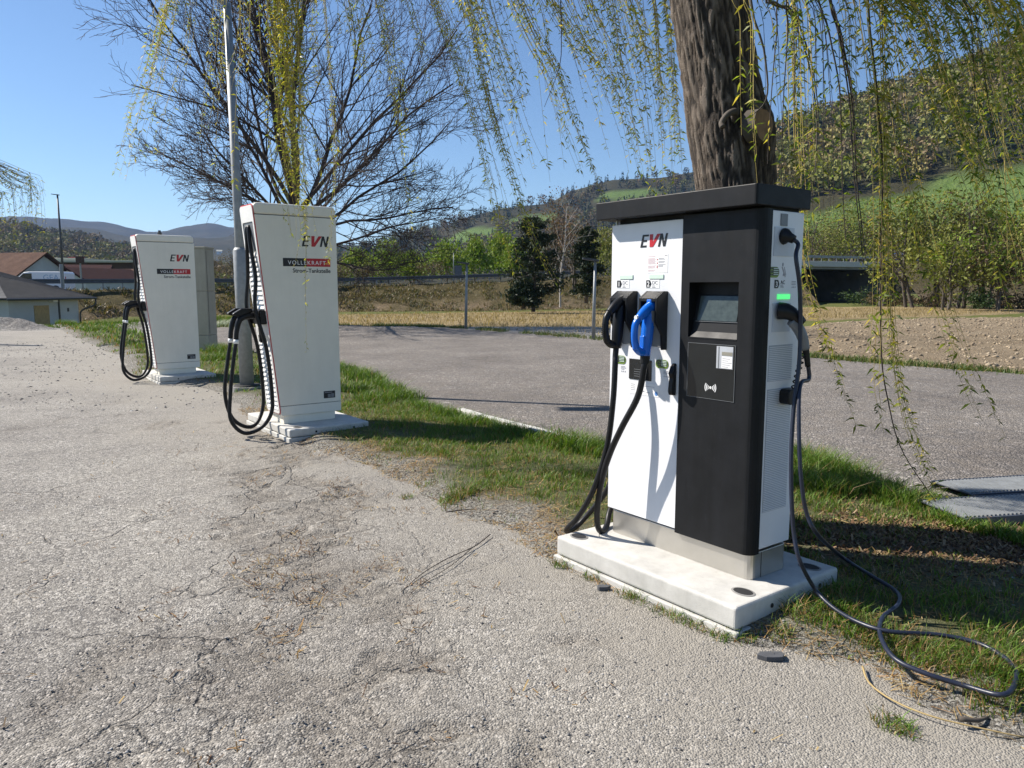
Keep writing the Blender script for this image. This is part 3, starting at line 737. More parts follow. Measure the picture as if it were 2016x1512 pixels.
# canopy
b = MB(); b.prism(rrect(-W - .055, .012, -.075, D + .03, .012, 3), 'xy', 1.855, 1.945); can = b.build('canopy', M['black'], ch, bevel=.004)
b = MB(); b.box(-W + .03, -.02, .03, D - .02, 1.828, 1.857); b.build('canopy_mount', M['seam'], ch)
for sx in (-W + .015,):
    b = MB(); b.cyl((sx, .02, 1.83), (sx, .02, 1.856), .006, 8); b.build('canopy_bolt', M['steel'], ch)
# lettering and stickers on the white front
logo(ch, 'xz', -.736, 1.704, .19, .064, -.0015, -.0005)
b = MB(); b.box(-.684, -.547, -.0012, -.0004, 1.574, 1.666); nt_ = b.build('notice', M['paper'], ch)
b = MB()
for q in range(15):
    if q in (1, 8, 12): continue
    b.box(-.678, -.678 + .048 + .009 * math.sin(q * 3.1), -.0019, -.0014, 1.655 - q * .0052, 1.6575 - q * .0052)
b.build('notice_text', M['pinkink'], nt_)
b = MB()
for q in range(9):
    if q in (2, 5): continue
    b.box(-.608, -.608 + .036 + .012 * math.sin(q * 2.3), -.0019, -.0014, 1.645 - q * .0052, 1.6472 - q * .0052)
b.box(-.568, -.552, -.0019, -.0014, 1.658, 1.661)
b.build('notice_text', M['greyink'], nt_)
b = MB()
for q, zc in enumerate((1.64, 1.622, 1.607, 1.600)): b.prism(ellipse(-.616, zc, .003, .004, 8), 'xz', -.002, -.0014)
b.build('notice_marks', M['red'], nt_)
def station_tag(parent, x, num, word, x_lamp, lampm):
    b = MB(); b.box(x_lamp, x_lamp + .096, -.004, -.0003, 1.543, 1.566); b.build('status_light', lampm, parent, bevel=.0015)
    b = MB(); b.box(x - .002, x + .090, -.0012, -.0004, 1.497, 1.539); t_ = b.build('connector_label', M['paper'], parent)
    b = MB(); b.prism([(x, 1.500), (x + .026, 1.500), (x + .036, 1.518), (x + .026, 1.537), (x, 1.537)], 'xz', -.0020, -.0014); b.build('number_plate', M['ink'], t_)
    text_obj('number', num, .036, M['paper'], t_, on_front(x + .015, 1.5055, -.0026), bold=.0006, align='CENTER', thick=.0003)
    text_obj('connector_type', word, .026, M['greyink'], t_, on_front(x + .040, 1.516, -.0020), thick=.0003)
    b = MB()
    for q in range(2): b.box(x + .041, x + .041 + (.022, .018)[q], -.002, -.0014, 1.500 + q * .007, 1.503 + q * .007)
    b.build('small_print', M['greyink'], t_)
station_tag(ch, -.899, '1', 'DC', -.879, M['mint'])
station_tag(ch, -.688, '2', 'DC', -.667, M['mint'])
def badge(parent, plane, c, z, off, sgn, rx=.042, rz=.022):
    b = MB(); b.prism(rrect(c - rx, c + rx, z - rz, z + rz, rz * .9, 5), plane, off, off + .001 * sgn); t_ = b.build('energy_badge', M['badge'], parent)
    b = MB(); b.prism(rrect(c - rx * .9, c + rx * .9, z - rz * .62, z + rz * .88, rz * .7, 5), plane, off + .0013 * sgn, off + .002 * sgn); b.build('badge_field', M['badgedark'], t_)
    b = MB()
    for q in range(4): b.box(*((c - rx * (.1 if q else .05), c + rx * .78, *sorted((off + .0023 * sgn, off + .003 * sgn))) if plane == 'xz' else (*sorted((off + .0023 * sgn, off + .003 * sgn)), c - rx * .1, c + rx * .78)), z - rz * .45 + q * rz * .36, z - rz * .45 + q * rz * .36 + rz * .14)
    b.build('badge_stripes', M['mint'], t_)
    b = MB(); n = 12
    po = [(c - rx * .48 + rx * .28 * math.cos(a), z + rz * .1 + rz * .5 * math.sin(a)) for a in np.linspace(.5, 5.9, n)] + [(c - rx * .48 + rx * .17 * math.cos(a), z + rz * .1 + rz * .33 * math.sin(a)) for a in np.linspace(5.9, .5, n)]
    b.prism(po, plane, off + .0023 * sgn, off + .003 * sgn); b.build('badge_mark', M['badge'], t_)
badge(ch, 'xz', -.866, 1.114, -.0015, -1); badge(ch, 'xz', -.568, 1.114, -.0015, -1)
for xc in (-.905, -.603):
    b = MB()
    for q in range(3): b.box(xc + .045, xc + .045 + (.03, .036, .024)[q], -.0016, -.0006, 1.078 - q * .007, 1.0805 - q * .007)
    for q in range(3): b.prism([(xc + .048 + q * .013, 1.050), (xc + .056 + q * .013, 1.050), (xc + .052 + q * .013, 1.057)], 'xz', -.0016, -.0006)
    b.build('small_print', M['greyink'], ch)
b = MB(); b.prism(rrect(-.797, -.638, 1.018, 1.126, .003), 'xz', -.003, -.0006); ms = b.build('meter_screen', M['glassdark'], ch)
b = MB()
for q in range(4): b.box(-.76, -.69 + .01 * (q % 2), -.0036, -.0032, 1.035 + q * .012, 1.037 + q * .012)
b.build('meter_text', M['greyplastic'], ms)
b = MB(); b.box(-.79, -.585, -.0012, -.0005, .940, 1.004); nt_ = b.build('notice', M['paper'], ch)
b = MB()
for q in range(4): b.box(-.782, -.752, -.0018, -.0013, .990 - q * .010, .9925 - q * .010)
b.box(-.70, -.615, -.0018, -.0013, .988, .990); b.box(-.71, -.685, -.0018, -.0013, .958, .963); b.box(-.67, -.645, -.0018, -.0013, .955, .958)
b.build('notice_text', M['greyink'], nt_)
b = MB(); b.prism(ellipse(-.602, .957, .011, .011, 14), 'xz', -.0019, -.0013); b.build('round_mark', simple('pale_blue_print', (.10, .25, .55), .5), nt_)
# black strap handle at the edge of the white panel
b = MB()
P = [(-.002, 1.125), (-.020, 1.110), (-.034, 1.075), (-.026, 1.050), (-.030, 1.03), (-.034, .985), (-.028, .966), (-.002, .964)]
b.prism(P, 'yz', -.497, -.470); b.build('lock_handle', M['blackplastic'], ch, bevel=.004)
# holsters
def holster(parent, x0, x1):
    zt, zb, pr = 1.482, 1.188, -.082
    t_ = None
    prof = [(-.001, zt), (-.030, zt), (pr, zt - .035), (pr, zt - .155), (-.040, zb + .075), (-.034, zb), (-.001, zb)]
    b = MB(); b.prism(prof, 'yz', x1 - .014, x1); t_ = b.build('holster', M['blackplastic'], parent, bevel=.003)
    b = MB(); b.prism(prof, 'yz', x0, x0 + .014); b.build('holster_cheek', M['blackplastic'], t_, bevel=.003)
    b = MB(); b.prism([(-.001, zt - .001), (-.030, zt - .001), (pr, zt - .036), (pr, zt - .050), (-.030, zt - .016), (-.001, zt - .016)], 'yz', x0 + .0142, x1 - .0142); b.build('holster_roof', M['blackplastic'], t_)
    b = MB(); b.box(x0 + .0142, x1 - .0142, -.012, -.002, zt - .16, zt - .017); b.build('holster_back', M['blackplastic'], t_)
    b = MB(); b.prism(rrect(x0 + .0145, x1 - .0145, zb + .012, zt - .17, .02), 'xz', -.004, -.002); b.build('holster_pad', M['greyplastic'], t_)
    return t_
holster(ch, -.872, -.746); holster(ch, -.662, -.538)
def loopgun(parent, px_pts, m, seal, ylist):
    pass
def connector(parent, xc, m, name, s=1.0, fwd=0.0, zoff=0.0):
    """plug with a loop grip: a nose that enters the holster, a body and a ring handle in front"""
    Y0 = zoff
    b = MB(); b.tube(catmull([(xc, -.018, 1.415 + Y0), (xc, -.068, 1.405 + Y0), (xc, -.118, 1.376 + Y0), (xc - .002, -.155, 1.345 + Y0)], 5), [.027, .029, .025, .020], 12); t_ = b.build(name, m, parent, smooth=True)
    b = MB(); b.tube(catmull([(xc - .002, -.152, 1.349 + Y0), (xc - .002, -.176, 1.312 + Y0), (xc - .002, -.179, 1.250 + Y0), (xc - .002, -.164, 1.196 + Y0)], 6), [.0185, .0175, .0175, .019], 10); b.build('grip', m, t_, smooth=True)
    b = MB(); b.tube(catmull([(xc, -.072, 1.392 + Y0), (xc, -.086, 1.315 + Y0), (xc, -.094, 1.245 + Y0), (xc, -.102, 1.160 + Y0)], 6), [.026, .032, .031, .026], 12); b.build('body', m, t_, smooth=True)
    b = MB(); b.tube(catmull([(xc - .002, -.166, 1.200 + Y0), (xc - .002, -.138, 1.182 + Y0), (xc - .001, -.100, 1.178 + Y0)], 5), [.0185, .020, .023], 10); b.build('grip_foot', m, t_, smooth=True)
    return t_
k1 = connector(ch, -.797, M['blackplastic'], 'black_plug', zoff=.025)
b = MB()
for q in range(7): b.box(-.807, -.789, -.1995, -.1955, 1.245 + q * .011, 1.250 + q * .011)
b.build('grip_ribs', M['rubber'], k1)
k2 = connector(ch, -.590, M['blue'], 'blue_plug')
tag(k2, 'bright blue plug resting in the second holster')
b = MB(); b.box(-.606, -.574, -.085, -.045, 1.418, 1.442); b.build('latch_button', M['blue'], k2, bevel=.005)
b = MB(); b.prism(ellipse(-.590, 1.352, .010, .012, 10), 'xz', -.176, -.160); b.build('release_mark', M['paper'], k2)
b = MB(); b.box(-.606, -.574, -.130, -.085, 1.195, 1.262); b.build('grip_block', M['blue'], k2, bevel=.006)
b = MB(); b.cyl((-.590, -.101, 1.168), (-.590, -.106, 1.122), .026, 14, .023); b.build('strain_relief', M['rubber'], k2)
b = MB(); b.box(-.572, -.560, -.090, -.062, 1.31, 1.385); b.build('label', M['greyplastic'], k2)
# the two DC cables
def ctube(name, pts, r, m, parent, n=10, k=6):
    b = MB(); b.tube(catmull(pts, k), r, n); return b.build(name, m, parent, smooth=True)
q = [np.array((-.797, -.101, 1.19)), np.array((-.797, -.106, 1.14))] + [cpos(x, y, yy) for x, y, yy in ((1211, 720, -.115), (1207, 790, -.130), (1195, 880, -.14), (1168, 965, -.17), (1138, 1018, -.19), (1117, 1040, -.18), (1119, 1046, -.10), (1140, 1032, .02), (1175, 992, .09), (1196, 962, .11))]
q += [np.array((-W - .045, .14, .55)), np.array((-W - .035, .16, .75)), np.array((-W + .01, .17, .80))]
ctube('cable', q, .0155, M['rubber'], ch)
q = [np.array((-.590, -.104, 1.13))] + [cpos(x, y, yy) for x, y, yy in ((1268, 722, -.112), (1256, 780, -.122), (1225, 840, -.145), (1202, 890, -.15), (1186, 940, -.15), (1176, 1000, -.14), (1177, 1036, -.10), (1186, 1047, -.05), (1195, 1033, .03), (1203, 1000, .10))]
q += [np.array((-W - .03, .20, .45)), np.array((-W - .03, .22, .62)), np.array((-W + .01, .22, .66))]
ctube('cable', q, .0165, M['rubber'], ch)
q = [cpos(1180, 1050, -.10), cpos(1178, 1070, -.13), cpos(1173, 1092, -.16), cpos(1176, 1118, -.19)]
ctube('tie_string', q, .002, M['rubber'], ch, 5)
# side face: socket, AC plug, vents
b = MB(); b.box(-.003, .0015, .125, .175, 1.775, 1.828); b.build('type_plate', M['greyplastic'], ch)
def socket_plate(z0, z1, y0, y1):
    b = MB(); b.box(-.003, .0008, y0, y1, z0, z1); return b.build('socket_plate', simple('grey_white_panel', (.52, .55, .60), .4, var=.04), ch, bevel=.0004)
socket_plate(1.640, 1.768, .082, .232); s2 = socket_plate(1.298, 1.430, .092, .230)
b = MB(); b.tube([(.002, .150, 1.728), (.012, .150, 1.727), (.03, .153, 1.722), (.048, .158, 1.712)], [.038, .036, .022, .019], 16); b.build('cable_gland', M['rubber'], ch, smooth=True)
badge(ch, 'yz', .091, 1.568, -.0025, 1, .040, .024)
b = MB(); b.prism([(.1, 1.497), (.126, 1.497), (.136, 1.515), (.126, 1.534), (.1, 1.534)], 'yz', -.0028, -.0012); n3 = b.build('number_plate', M['ink'], ch)
text_obj('number', '3', .034, M['paper'], n3, on_side(.1145, 1.503, -.0008), bold=.0006, align='CENTER', thick=.0003)
text_obj('connector_type', 'AC', .025, M['ink'], ch, on_side(.146, 1.515, -.0022), thick=.0004)
b = MB()
for q in range(3): b.box(-.0028, -.0018, .147, .172 - .004 * q, 1.500 + q * .0048, 1.5025 + q * .0048)
for q in range(3): b.box(-.0028, -.0018, .232, .265, 1.512 + q * .007, 1.5145 + q * .007)
for q in range(3): b.prism([(.234 + q * .012, 1.499), (.241 + q * .012, 1.499), (.2375 + q * .012, 1.506)], 'yz', -.0028, -.0018)
b.build('small_print', M['greyink'], ch)
b = MB()   # drawn hand holding a card
b.prism(ellipse(.158, 1.603, .005, .009, 10), 'yz', -.0028, -.0018)
b.prism([(.150, 1.592), (.154, 1.594), (.170, 1.572), (.182, 1.548), (.178, 1.546), (.164, 1.568)], 'yz', -.0028, -.0018)
b.prism([(.168, 1.592), (.171, 1.593), (.186, 1.556), (.183, 1.555)], 'yz', -.0028, -.0018); b.prism(ellipse(.165, 1.557, .004, .007, 8), 'yz', -.0028, -.0018)
b.build('instruction_sketch', M['greyink'], ch)
b = MB(); b.box(-.003, .003, .124, .218, 1.447, 1.470); b.build('status_light', M['ledgreen'], ch, bevel=.001)
b = MB(); b.tube(catmull([(.002, .135, 1.395), (.03, .148, 1.392), (.058, .170, 1.375), (.078, .200, 1.340)], 5), [.040, .038, .030, .025], 14); pl = b.build('ac_plug', M['blackplastic'], ch, smooth=True)
b = MB(); b.tube(catmull([(.050, .160, 1.350), (.066, .190, 1.320), (.074, .220, 1.275), (.078, .240, 1.220)], 5), [.022, .026, .024, .020], 12); b.build('plug_grip', M['greyplastic'], pl, smooth=True)
b = MB(); b.box(.070, .0765, .165, .182, 1.392, 1.402); b.build('plug_mark', M['paper'], pl)
b = MB(); b.tube(catmull([(.078, .238, 1.23), (.081, .250, 1.19), (.082, .262, 1.14)], 4), [.017, .014, .013], 10); b.build('strain_relief', M['rubber'], pl, smooth=True)
def vent(y0, y1, z0, z1):
    b = MB(); b.box(-.0032, -.0016, y0, y1, z0, z1); v_ = b.build('vent_panel', simple('vent_grey', (.40, .42, .45), .5, var=.03), ch)
    b = MB(); n = int((z1 - z0) / .0085)
    for q in range(n): b.box(-.0018, .0006, y0 + .003, y1 - .003, z0 + .003 + q * .0085, z0 + .0062 + q * .0085)
    b.build('vent_louvres', M['white'], v_)
vent(.078, .262, 1.072, 1.238); vent(.080, .268, .455, 1.036)
b = MB(); b.prism(rrect(.170, .262, .962, 1.034, .022), 'yz', -.001, .052); b.build('plug_cap', M['rubber'], ch, bevel=.004)
T_ = np.linspace(0, 1, 90); p0, p1 = np.array((.075, .232, 1.21)), np.array((.045, .215, 1.035))
H_ = p0 + (p1 - p0) * T_[:, None] + np.c_[0 * T_, .014 * np.sin(T_ * 2 * math.pi * 7), .0 * T_] + np.c_[.010 * np.cos(T_ * 2 * math.pi * 7), 0 * T_, 0 * T_]
b = MB(); b.tube(H_, .0035, 6); b.build('coiled_cord', M['rubber'], ch, smooth=True)
# AC cable: from the gland down to the ground, a loop on the grass and back up to the plug
q = [np.array((.046, .157, 1.713)), np.array((.062, .170, 1.690))] + [cside(x, y, xx) for x, y, xx in ((1567, 505, .09), (1574, 560, .10), (1576, 640, .10), (1573, 720, .11), (1564, 790, .12), (1558, 880, .14), (1558, 970, .16), (1563, 1050, .18), (1575, 1105, .22))]
q += [cgrd(x, y, z) for x, y, z in ((1605, 1160, .14), (1640, 1196, .10), (1690, 1225, .10), (1750, 1243, .105), (1850, 1250, .105), (1930, 1268, .105), (1990, 1305, .10), (2000, 1338, .09), (1975, 1368, .09), (1900, 1350, .07), (1820, 1325, .08), (1760, 1295, .09), (1733, 1250, .10), (1738, 1215, .10), (1768, 1190, .11), (1765, 1165, .11), (1715, 1133, .11), (1660, 1098, .12))]
q += [cside(x, y, xx) for x, y, xx in ((1612, 1055, .24), (1588, 1010, .22), (1577, 940, .20), (1573, 850, .17), (1575, 760, .12))] + [np.array((.084, .272, 1.08)), np.array((.082, .262, 1.15))]
ctube('cable', q, .0095, M['bluecable'], ch, 8, 6)

# ================================================================== the tall cream chargers
def fy(z): return 0.010 - 0.0965 * (z - 0.30)         # slanted front edge
def cream_charger(origin, label):
    t = empty('tall_charging_station', origin, RZ, label, 'charging station', 'tall cream chargers')
    BW = .40; D2 = .668; ZB, ZS, ZU, ZE = .20, .300, 2.207, 2.322
    b = MB(); b.box(-BW + .03, -.02, .045, .605, .115, .198); b.build('plinth', M['cream'], t, bevel=.004)
    def shell(z0, z1, ins=0.0):
        b_ = MB(); b_.prism([(fy(z0) + ins, z0), (D2 - ins, z0), (D2 - ins, z1), (fy(z1) + ins, z1)], 'yz', -BW + ins, -ins); return b_
    shell(ZB, ZS - .002).build('lower_panel', M['cream'], t, bevel=.006)
    shell(ZS + .002, ZU - .002).build('side_panel', M['cream'], t, bevel=.006)
    b = MB(); n = 7
    prof = [(fy(ZU), ZU + .002)] + [(D2, ZU + .002)] + [(D2 - .05 + .05 * math.cos(a), ZE - .05 + .05 * math.sin(a)) for a in np.linspace(0, math.pi / 2, n)] + [(fy(ZE) + .05 - .05 * math.sin(a), ZE - .05 + .05 * math.cos(a)) for a in np.linspace(0, math.pi / 2, n)]
    b.prism(prof, 'yz', -BW, 0); b.build('top_cover', M['cream'], t, bevel=.022, seg=4)
    shell(ZB + .03, ZU + .03, .012).build('core', M['seam'], t)
    # front face, slanted: build in (x, s) along the slope, proud of the shell
    z0, z1 = ZB + .012, ZE - .014
    def fp(x, z, out): return (x, fy(z) - out, z)
    def fslab(name, x0, x1, za, zb, o0, o1, m, par, bev=0.0):
        b_ = MB(); V = [fp(x, z, o) for o in (o0, o1) for z in (za, zb) for x in (x0, x1)]
        b_.add(V, [(0, 1, 3, 2), (4, 6, 7, 5), (0, 4, 5, 1), (2, 3, 7, 6), (0, 2, 6, 4), (1, 5, 7, 3)]); return b_.build(name, m, par, bevel=bev)
    def fring(name, r_out, r_in, o0, o1, m, par):
        b_ = MB(); nn = len(r_out)
        V = [fp(p[0], p[1], o0) for p in r_out] + [fp(p[0], p[1], o0) for p in r_in] + [fp(p[0], p[1], o1) for p in r_out] + [fp(p[0], p[1], o1) for p in r_in]
        F_ = []
        for i_ in range(nn):
            j = (i_ + 1) % nn
            F_ += [(2 * nn + i_, 2 * nn + j, 3 * nn + j, 3 * nn + i_), (i_, j, 2 * nn + j, 2 * nn + i_), (nn + i_, 3 * nn + i_, 3 * nn + j, nn + j)]
        b_.add(V, F_); return b_.build(name, m, par)
    fring('red_border', rrect(-BW + .004, -.004, z0, z1, .05, 5), rrect(-BW + .014, -.014, z0 + .01, z1 - .01, .042, 5), .001, .006, M['redline'], t)
    fring('front_frame', rrect(-BW + .0145, -.0145, z0 + .0105, z1 - .0105, .042, 5), rrect(-BW + .045, -.045, z0 + .045, 2.14, .02, 5), .001, .012, M['louvre'], t)
    fslab('cable_recess', -BW + .047, -.047, 1.86, 2.138, .002, .0045, M['greyplastic'], t)
    fslab('middle_plate', -BW + .047, -.047, 1.015, 1.235, .002, .010, M['louvre'], t)
    fslab('badge_plate', -BW + .10, -BW + .16, 1.10, 1.15, .0105, .0125, M['badge'], t)
    # louvre slats, each one a leaning blade
    for za, zb in ((z0 + .05, 1.01), (1.24, 1.855)):
        n = int((zb - za) / .047)
        for i_ in range(n):
            zz = za + i_ * .047
            b_ = MB(); V = [fp(-BW + .047, zz, .016), fp(-.047, zz, .016), fp(-.047, zz + .040, .002), fp(-BW + .047, zz + .040, .002), fp(-BW + .047, zz, .012), fp(-.047, zz, .012), fp(-.047, zz + .040, -.002), fp(-BW + .047, zz + .040, -.002)]
            b_.add(V, [(0, 1, 2, 3), (7, 6, 5, 4), (0, 4, 5, 1), (2, 6, 7, 3), (1, 5, 6, 2), (0, 3, 7, 4)])
            b_.build('slat', M['louvre'], t)
    # connector holders and plugs (a pair)
    zc = 1.235
    b = MB(); V = []
    fslab('plug_holder', -BW + .055, -.020, zc - .10, zc + .045, .012, .075, M['blackplastic'], t, .012)
    for xo in (-.30, -.12):
        y_ = fy(zc) - .07
        b = MB(); b.tube(catmull([(xo, y_ + .02, zc - .01), (xo, y_ - .09, zc - .015), (xo, y_ - .17, zc - .05), (xo, y_ - .205, zc - .16), (xo, y_ - .215, zc - .25)], 5), [.034, .034, .030, .024, .023], 12)
        pg = b.build('plug', M['blackplastic'], t, smooth=True)
        b = MB(); b.prism([(y_ - .05, zc + .022), (y_ - .18, zc - .018), (y_ - .235, zc - .005), (y_ - .24, zc + .012), (y_ - .16, zc + .058), (y_ - .05, zc + .06)], 'yz', xo - .026, xo + .026); b.build('plug_grip', M['blackplastic'], pg, bevel=.010)
        b = MB(); b.tube([(xo, y_ - .214, zc - .245), (xo, y_ - .217, zc - .285)], .0245, 12); b.build('white_collar', M['paper'], pg, smooth=True)
    fslab('black_bar', -BW + .13, -BW + .165, .94, 1.09, .0105, .030, M['blackplastic'], t, .004)
    yo = fy(zc) - .285
    for k_, (xo, xt, zl, dy) in enumerate(((-.30, -.30, .09, .10), (-.12, -.035, .055, -.10))):
        pts = [(xo, yo + .0, zc - .27), (xo, yo - .035, .78), (xo + .0, yo - .08, .45), (xo + .01, yo - .06 + dy * .3, .20), (xo + .03, yo + .06 + dy * .3, zl), (xo + .04, yo + .20, zl + .03 * k_ + .01), (xt - .01, fy(.3) - .08, .24), (xt, fy(.5) - .05, .46), (xt, fy(.9) - .05, .90), (xt - .01, fy(1.3) - .10, 1.28), (xt - .03 * k_, fy(1.6) - .05, 1.60), (-.24 + .10 * k_, fy(1.9) - .035, 1.90), (-.23 + .06 * k_, fy(2.05) - .02, 2.07), (-.22 + .04 * k_, fy(2.1) + .0, 2.10)]
        ctube('cable', pts, .0195, M['rubber'], t, 10, 6)
    fslab('cable_clamp', -.25, -.17, 2.085, 2.115, .0046, .020, M['steel'], t)
    # print on the side panel (its face looks along +X, reading along +Y)
    logo(t, 'yz', .292, 1.912, .30, .107, .0004, .0014)
    b = MB(); b.box(.0005, .0012, .092, .338, 1.711, 1.793); vb = b.build('slogan_panel', M['ink'], t)
    b = MB(); b.box(.0005, .0012, .3382, .592, 1.711, 1.793); b.build('slogan_panel', M['red'], t)
    tx = text_obj('slogan', 'VOLLEKRAFT', .058, M['paper'], t, on_side(.342, 1.729, .0018), align='CENTER', space=1.22, thick=.0004)
    text_obj('slogan', 'Strom-Tankstelle', .058, M['ink'], t, on_side(.592, 1.650, .0010), align='RIGHT', thick=.0004, bold=.0010)
    b = MB(); b.box(.0004, .0012, .475, .602, .345, .420); pp = b.build('rating_plate', M['ink'], t)
    b = MB(); b.box(.0013, .0018, .520, .552, .352, .388); b.box(.0013, .0018, .557, .592, .352, .392); b.build('plate_fields', M['greyplastic'], pp)
    b = MB(); b.box(.0013, .0018, .485, .57, .402, .408); b.build('plate_text', M['greyink'], pp)
    return t
t2 = cream_charger(A2, 'tall cream charging station in front of the big bare tree, beside the grey lamp post')
t3 = cream_charger(A3, 'tall cream charging station with small dark knob on top, beside the beige cabinet')
b = MB(); b.cyl((-.17, .20, 2.322), (-.17, .20, 2.36), .035, 14); b.cyl((-.17, .20, 2.36), (-.17, .20, 2.40), .026, 14, .020); b.build('top_beacon', M['dkmetal'], t3)
# ================================================================== lamp post, cabinet, kerb, plates
def pole_thing(name, base, top, r0, r1, label, cat, group=None, sleeve=None, m='galv'):
    t = empty(name, tuple(base), 0, label, cat, group)
    tv = np.array(top) - np.array(base)
    b = MB(); b.tube([tv * 0, tv], [r0, r1], 14); b.build('pole', M[m], t, smooth=True)
    if sleeve:
        b = MB(); b.tube([tv * 0, tv * (sleeve[0] - .008), tv * sleeve[0]], [sleeve[1], sleeve[1], r0], 16); b.build('sleeve', M[m], t, smooth=True)
    return t, tv
PB_ = g(487, 768, 0.03); PT_ = at(447, 8, PB_[1] + .15)
lp, tv = pole_thing('lamp_post', PB_, PT_, .075, .052, 'tall grey galvanised lamp post with a thicker sleeve beside the cream charger', 'lamp post', sleeve=(.38, .098))
b = MB(); b.cyl((0, 0, -.02), (0, 0, .06), .235, 24, .225); b.build('base_ring', M['oldconcrete'], lp, smooth=False)
b = MB(); b.cyl((0, 0, .06), (0, 0, .085), .19, 24, .17); b.build('base_collar', M['seam'], lp)
b = MB(); q = tv * .30; b.box(q[0] - .105, q[0] - .07, q[1] - .03, q[1] + .03, q[2] - .05, q[2] + .05); b.build('cable_hatch', M['galv'], lp, bevel=.004)
b = MB(); b.tube([tv, tv + np.array((-.25, -.02, .16)), tv + np.array((-.55, -.05, .2))], [.045, .04, .035], 10); b.build('arm', M['galv'], lp, smooth=True)
b = MB(); b.prism([(tv[0] - 1.15, tv[2] + .17), (tv[0] - .5, tv[2] + .15), (tv[0] - .5, tv[2] + .26), (tv[0] - .9, tv[2] + .27), (tv[0] - 1.15, tv[2] + .20)], 'xz', tv[1] - .2, tv[1] + .1); b.build('lamp_head', M['dkmetal'], lp, bevel=.02)

cb = empty('utility_cabinet', (-7.28, 17.6, .03), math.radians(-4), 'plain beige utility cabinet half hidden behind the cream charger', 'cabinet')
M['beige'] = simple('beige_cabinet_paint', (0.36, 0.335, 0.265), 0.55, var=0.08, vs=3, streak=0.15)
for za, zb in ((.02, .38), (.386, 1.385), (1.391, 2.34)):
    b = MB(); b.box(-.34, .34, -.22, .22, za, zb); b.build('cabinet_panel', M['beige'], cb, bevel=.008)
b = MB(); b.box(-.355, .355, -.235, .235, 2.342, 2.39); b.build('cabinet_lid', M['beige'], cb, bevel=.008)
b = MB(); b.box(.341, .346, -.16, -.155, .42, 2.30); b.build('door_seam', M['seam'], cb)

kp = catmull([np.append(p, .035) for p in gl([(905, 818), (950, 832), (1010, 848), (1095, 870), (1150, 882)])], 1)
for i_ in range(len(kp) - 1):
    a, c = kp[i_], kp[i_ + 1]; v = c - a; ln = np.linalg.norm(v[:2])
    b = MB(); b.box(.01, ln - .012, -.05, .05, -.15, .055)
    o = b.build('kerb_stone', M['concrete'], None, bevel=.012, loc=tuple(a), rz=math.atan2(v[1], v[0]))
    tag(o, ['first sunken kerb stone at the lot edge counted from the cream charger', 'second sunken kerb stone at the lot edge counted from the cream charger', 'third sunken kerb stone at the lot edge counted from the cream charger', 'sunken kerb stone at the lot edge right behind the black and white charger'][i_], 'kerb stone', 'kerb stones at the lot edge')

# ribbed steel plates lying at the edge of the lot
def ramp_plate(px0, px1, z, ang, length, width, label, tilt=0.0):
    p0 = g(*px0, z); t = empty('steel_plate', tuple(p0), ang, label, 'steel plate', 'ribbed steel plates on the lot edge'); t.rotation_euler = (tilt, 0, ang)
    b = MB(); b.box(0, length, 0, width, -.004, 0); b.build('plate', M['dgalv'], t)
    for y_ in (-.0145, width + .0005):
        b = MB(); b.box(0, length, y_, y_ + .014, -.05, .008); b.build('edge_flange', M['dgalv'], t, bevel=.003)
    n = int(length / .030)
    b = MB()
    for i_ in range(n): b.box(.010 + i_ * .030, .024 + i_ * .030, .02, width - .02, .0006, .011)
    o = b.build('ribs', M['galv'], t); tag(o, kind='stuff')
    return t
ramp_plate((1902, 1022), None, .11, math.radians(11), 1.9, .40, 'ribbed grey steel plate lying next to the grass tufts')
ramp_plate((1912, 974), None, .08, math.radians(12), 1.9, .36, 'ribbed grey steel plate lying on the asphalt behind the other plate')
# ================================================================== guard rail along the highway
def guardrail(xa, xb, label, off=0.0, zo=0.0, step=1.33):
    n = 0; pts = []
    X_ = np.arange(xa, xb, .05); Yr = road_y(X_) + off; s = np.r_[0, np.cumsum(np.hypot(np.diff(X_), np.diff(Yr)))]
    S = np.arange(0, s[-1], step); px = np.interp(S, s, X_); py = np.interp(S, s, Yr); pz = road_z(px) + zo
    t = empty('guard_rail', (px[0], py[0], pz[0]), 0, label, 'guard rail'); o0 = np.array((px[0], py[0], pz[0]))
    b = MB(); prof = [(-.02, .46), (-.06, .50), (-.06, .56), (-.02, .60), (-.02, .64), (-.06, .68), (-.06, .74), (-.02, .78)]
    V = []; nn = len(prof)
    Pc = np.c_[px, py, pz] - o0
    tg = np.gradient(Pc, axis=0); tg /= np.linalg.norm(tg[:, :2], axis=1)[:, None]
    for c, d in zip(Pc, tg):
        nrm = np.array((-d[1], d[0], 0))
        V += [c + nrm * p[0] + np.array((0, 0, p[1])) for p in prof]
    b.add(V, [(i * nn + k, (i + 1) * nn + k, (i + 1) * nn + k + 1, i * nn + k + 1) for i in range(len(Pc) - 1) for k in range(nn - 1)])
    b.build('beam', M['dgalv'], t)
    b = MB(); b.box(-.03, .03, .0, .10, -.3, .76); pm = b.build('post', M['galv'], t); me = pm.data; pm.location = tuple(Pc[0])
    for c in Pc[1:]: link('post', me, None, t, tuple(c))
    return t
guardrail(-62, 10, 'long dark steel guard rail on posts along the embankment top', -.1)
guardrail(14, 36, 'guard rail on the rising approach to the bridge', -.1)
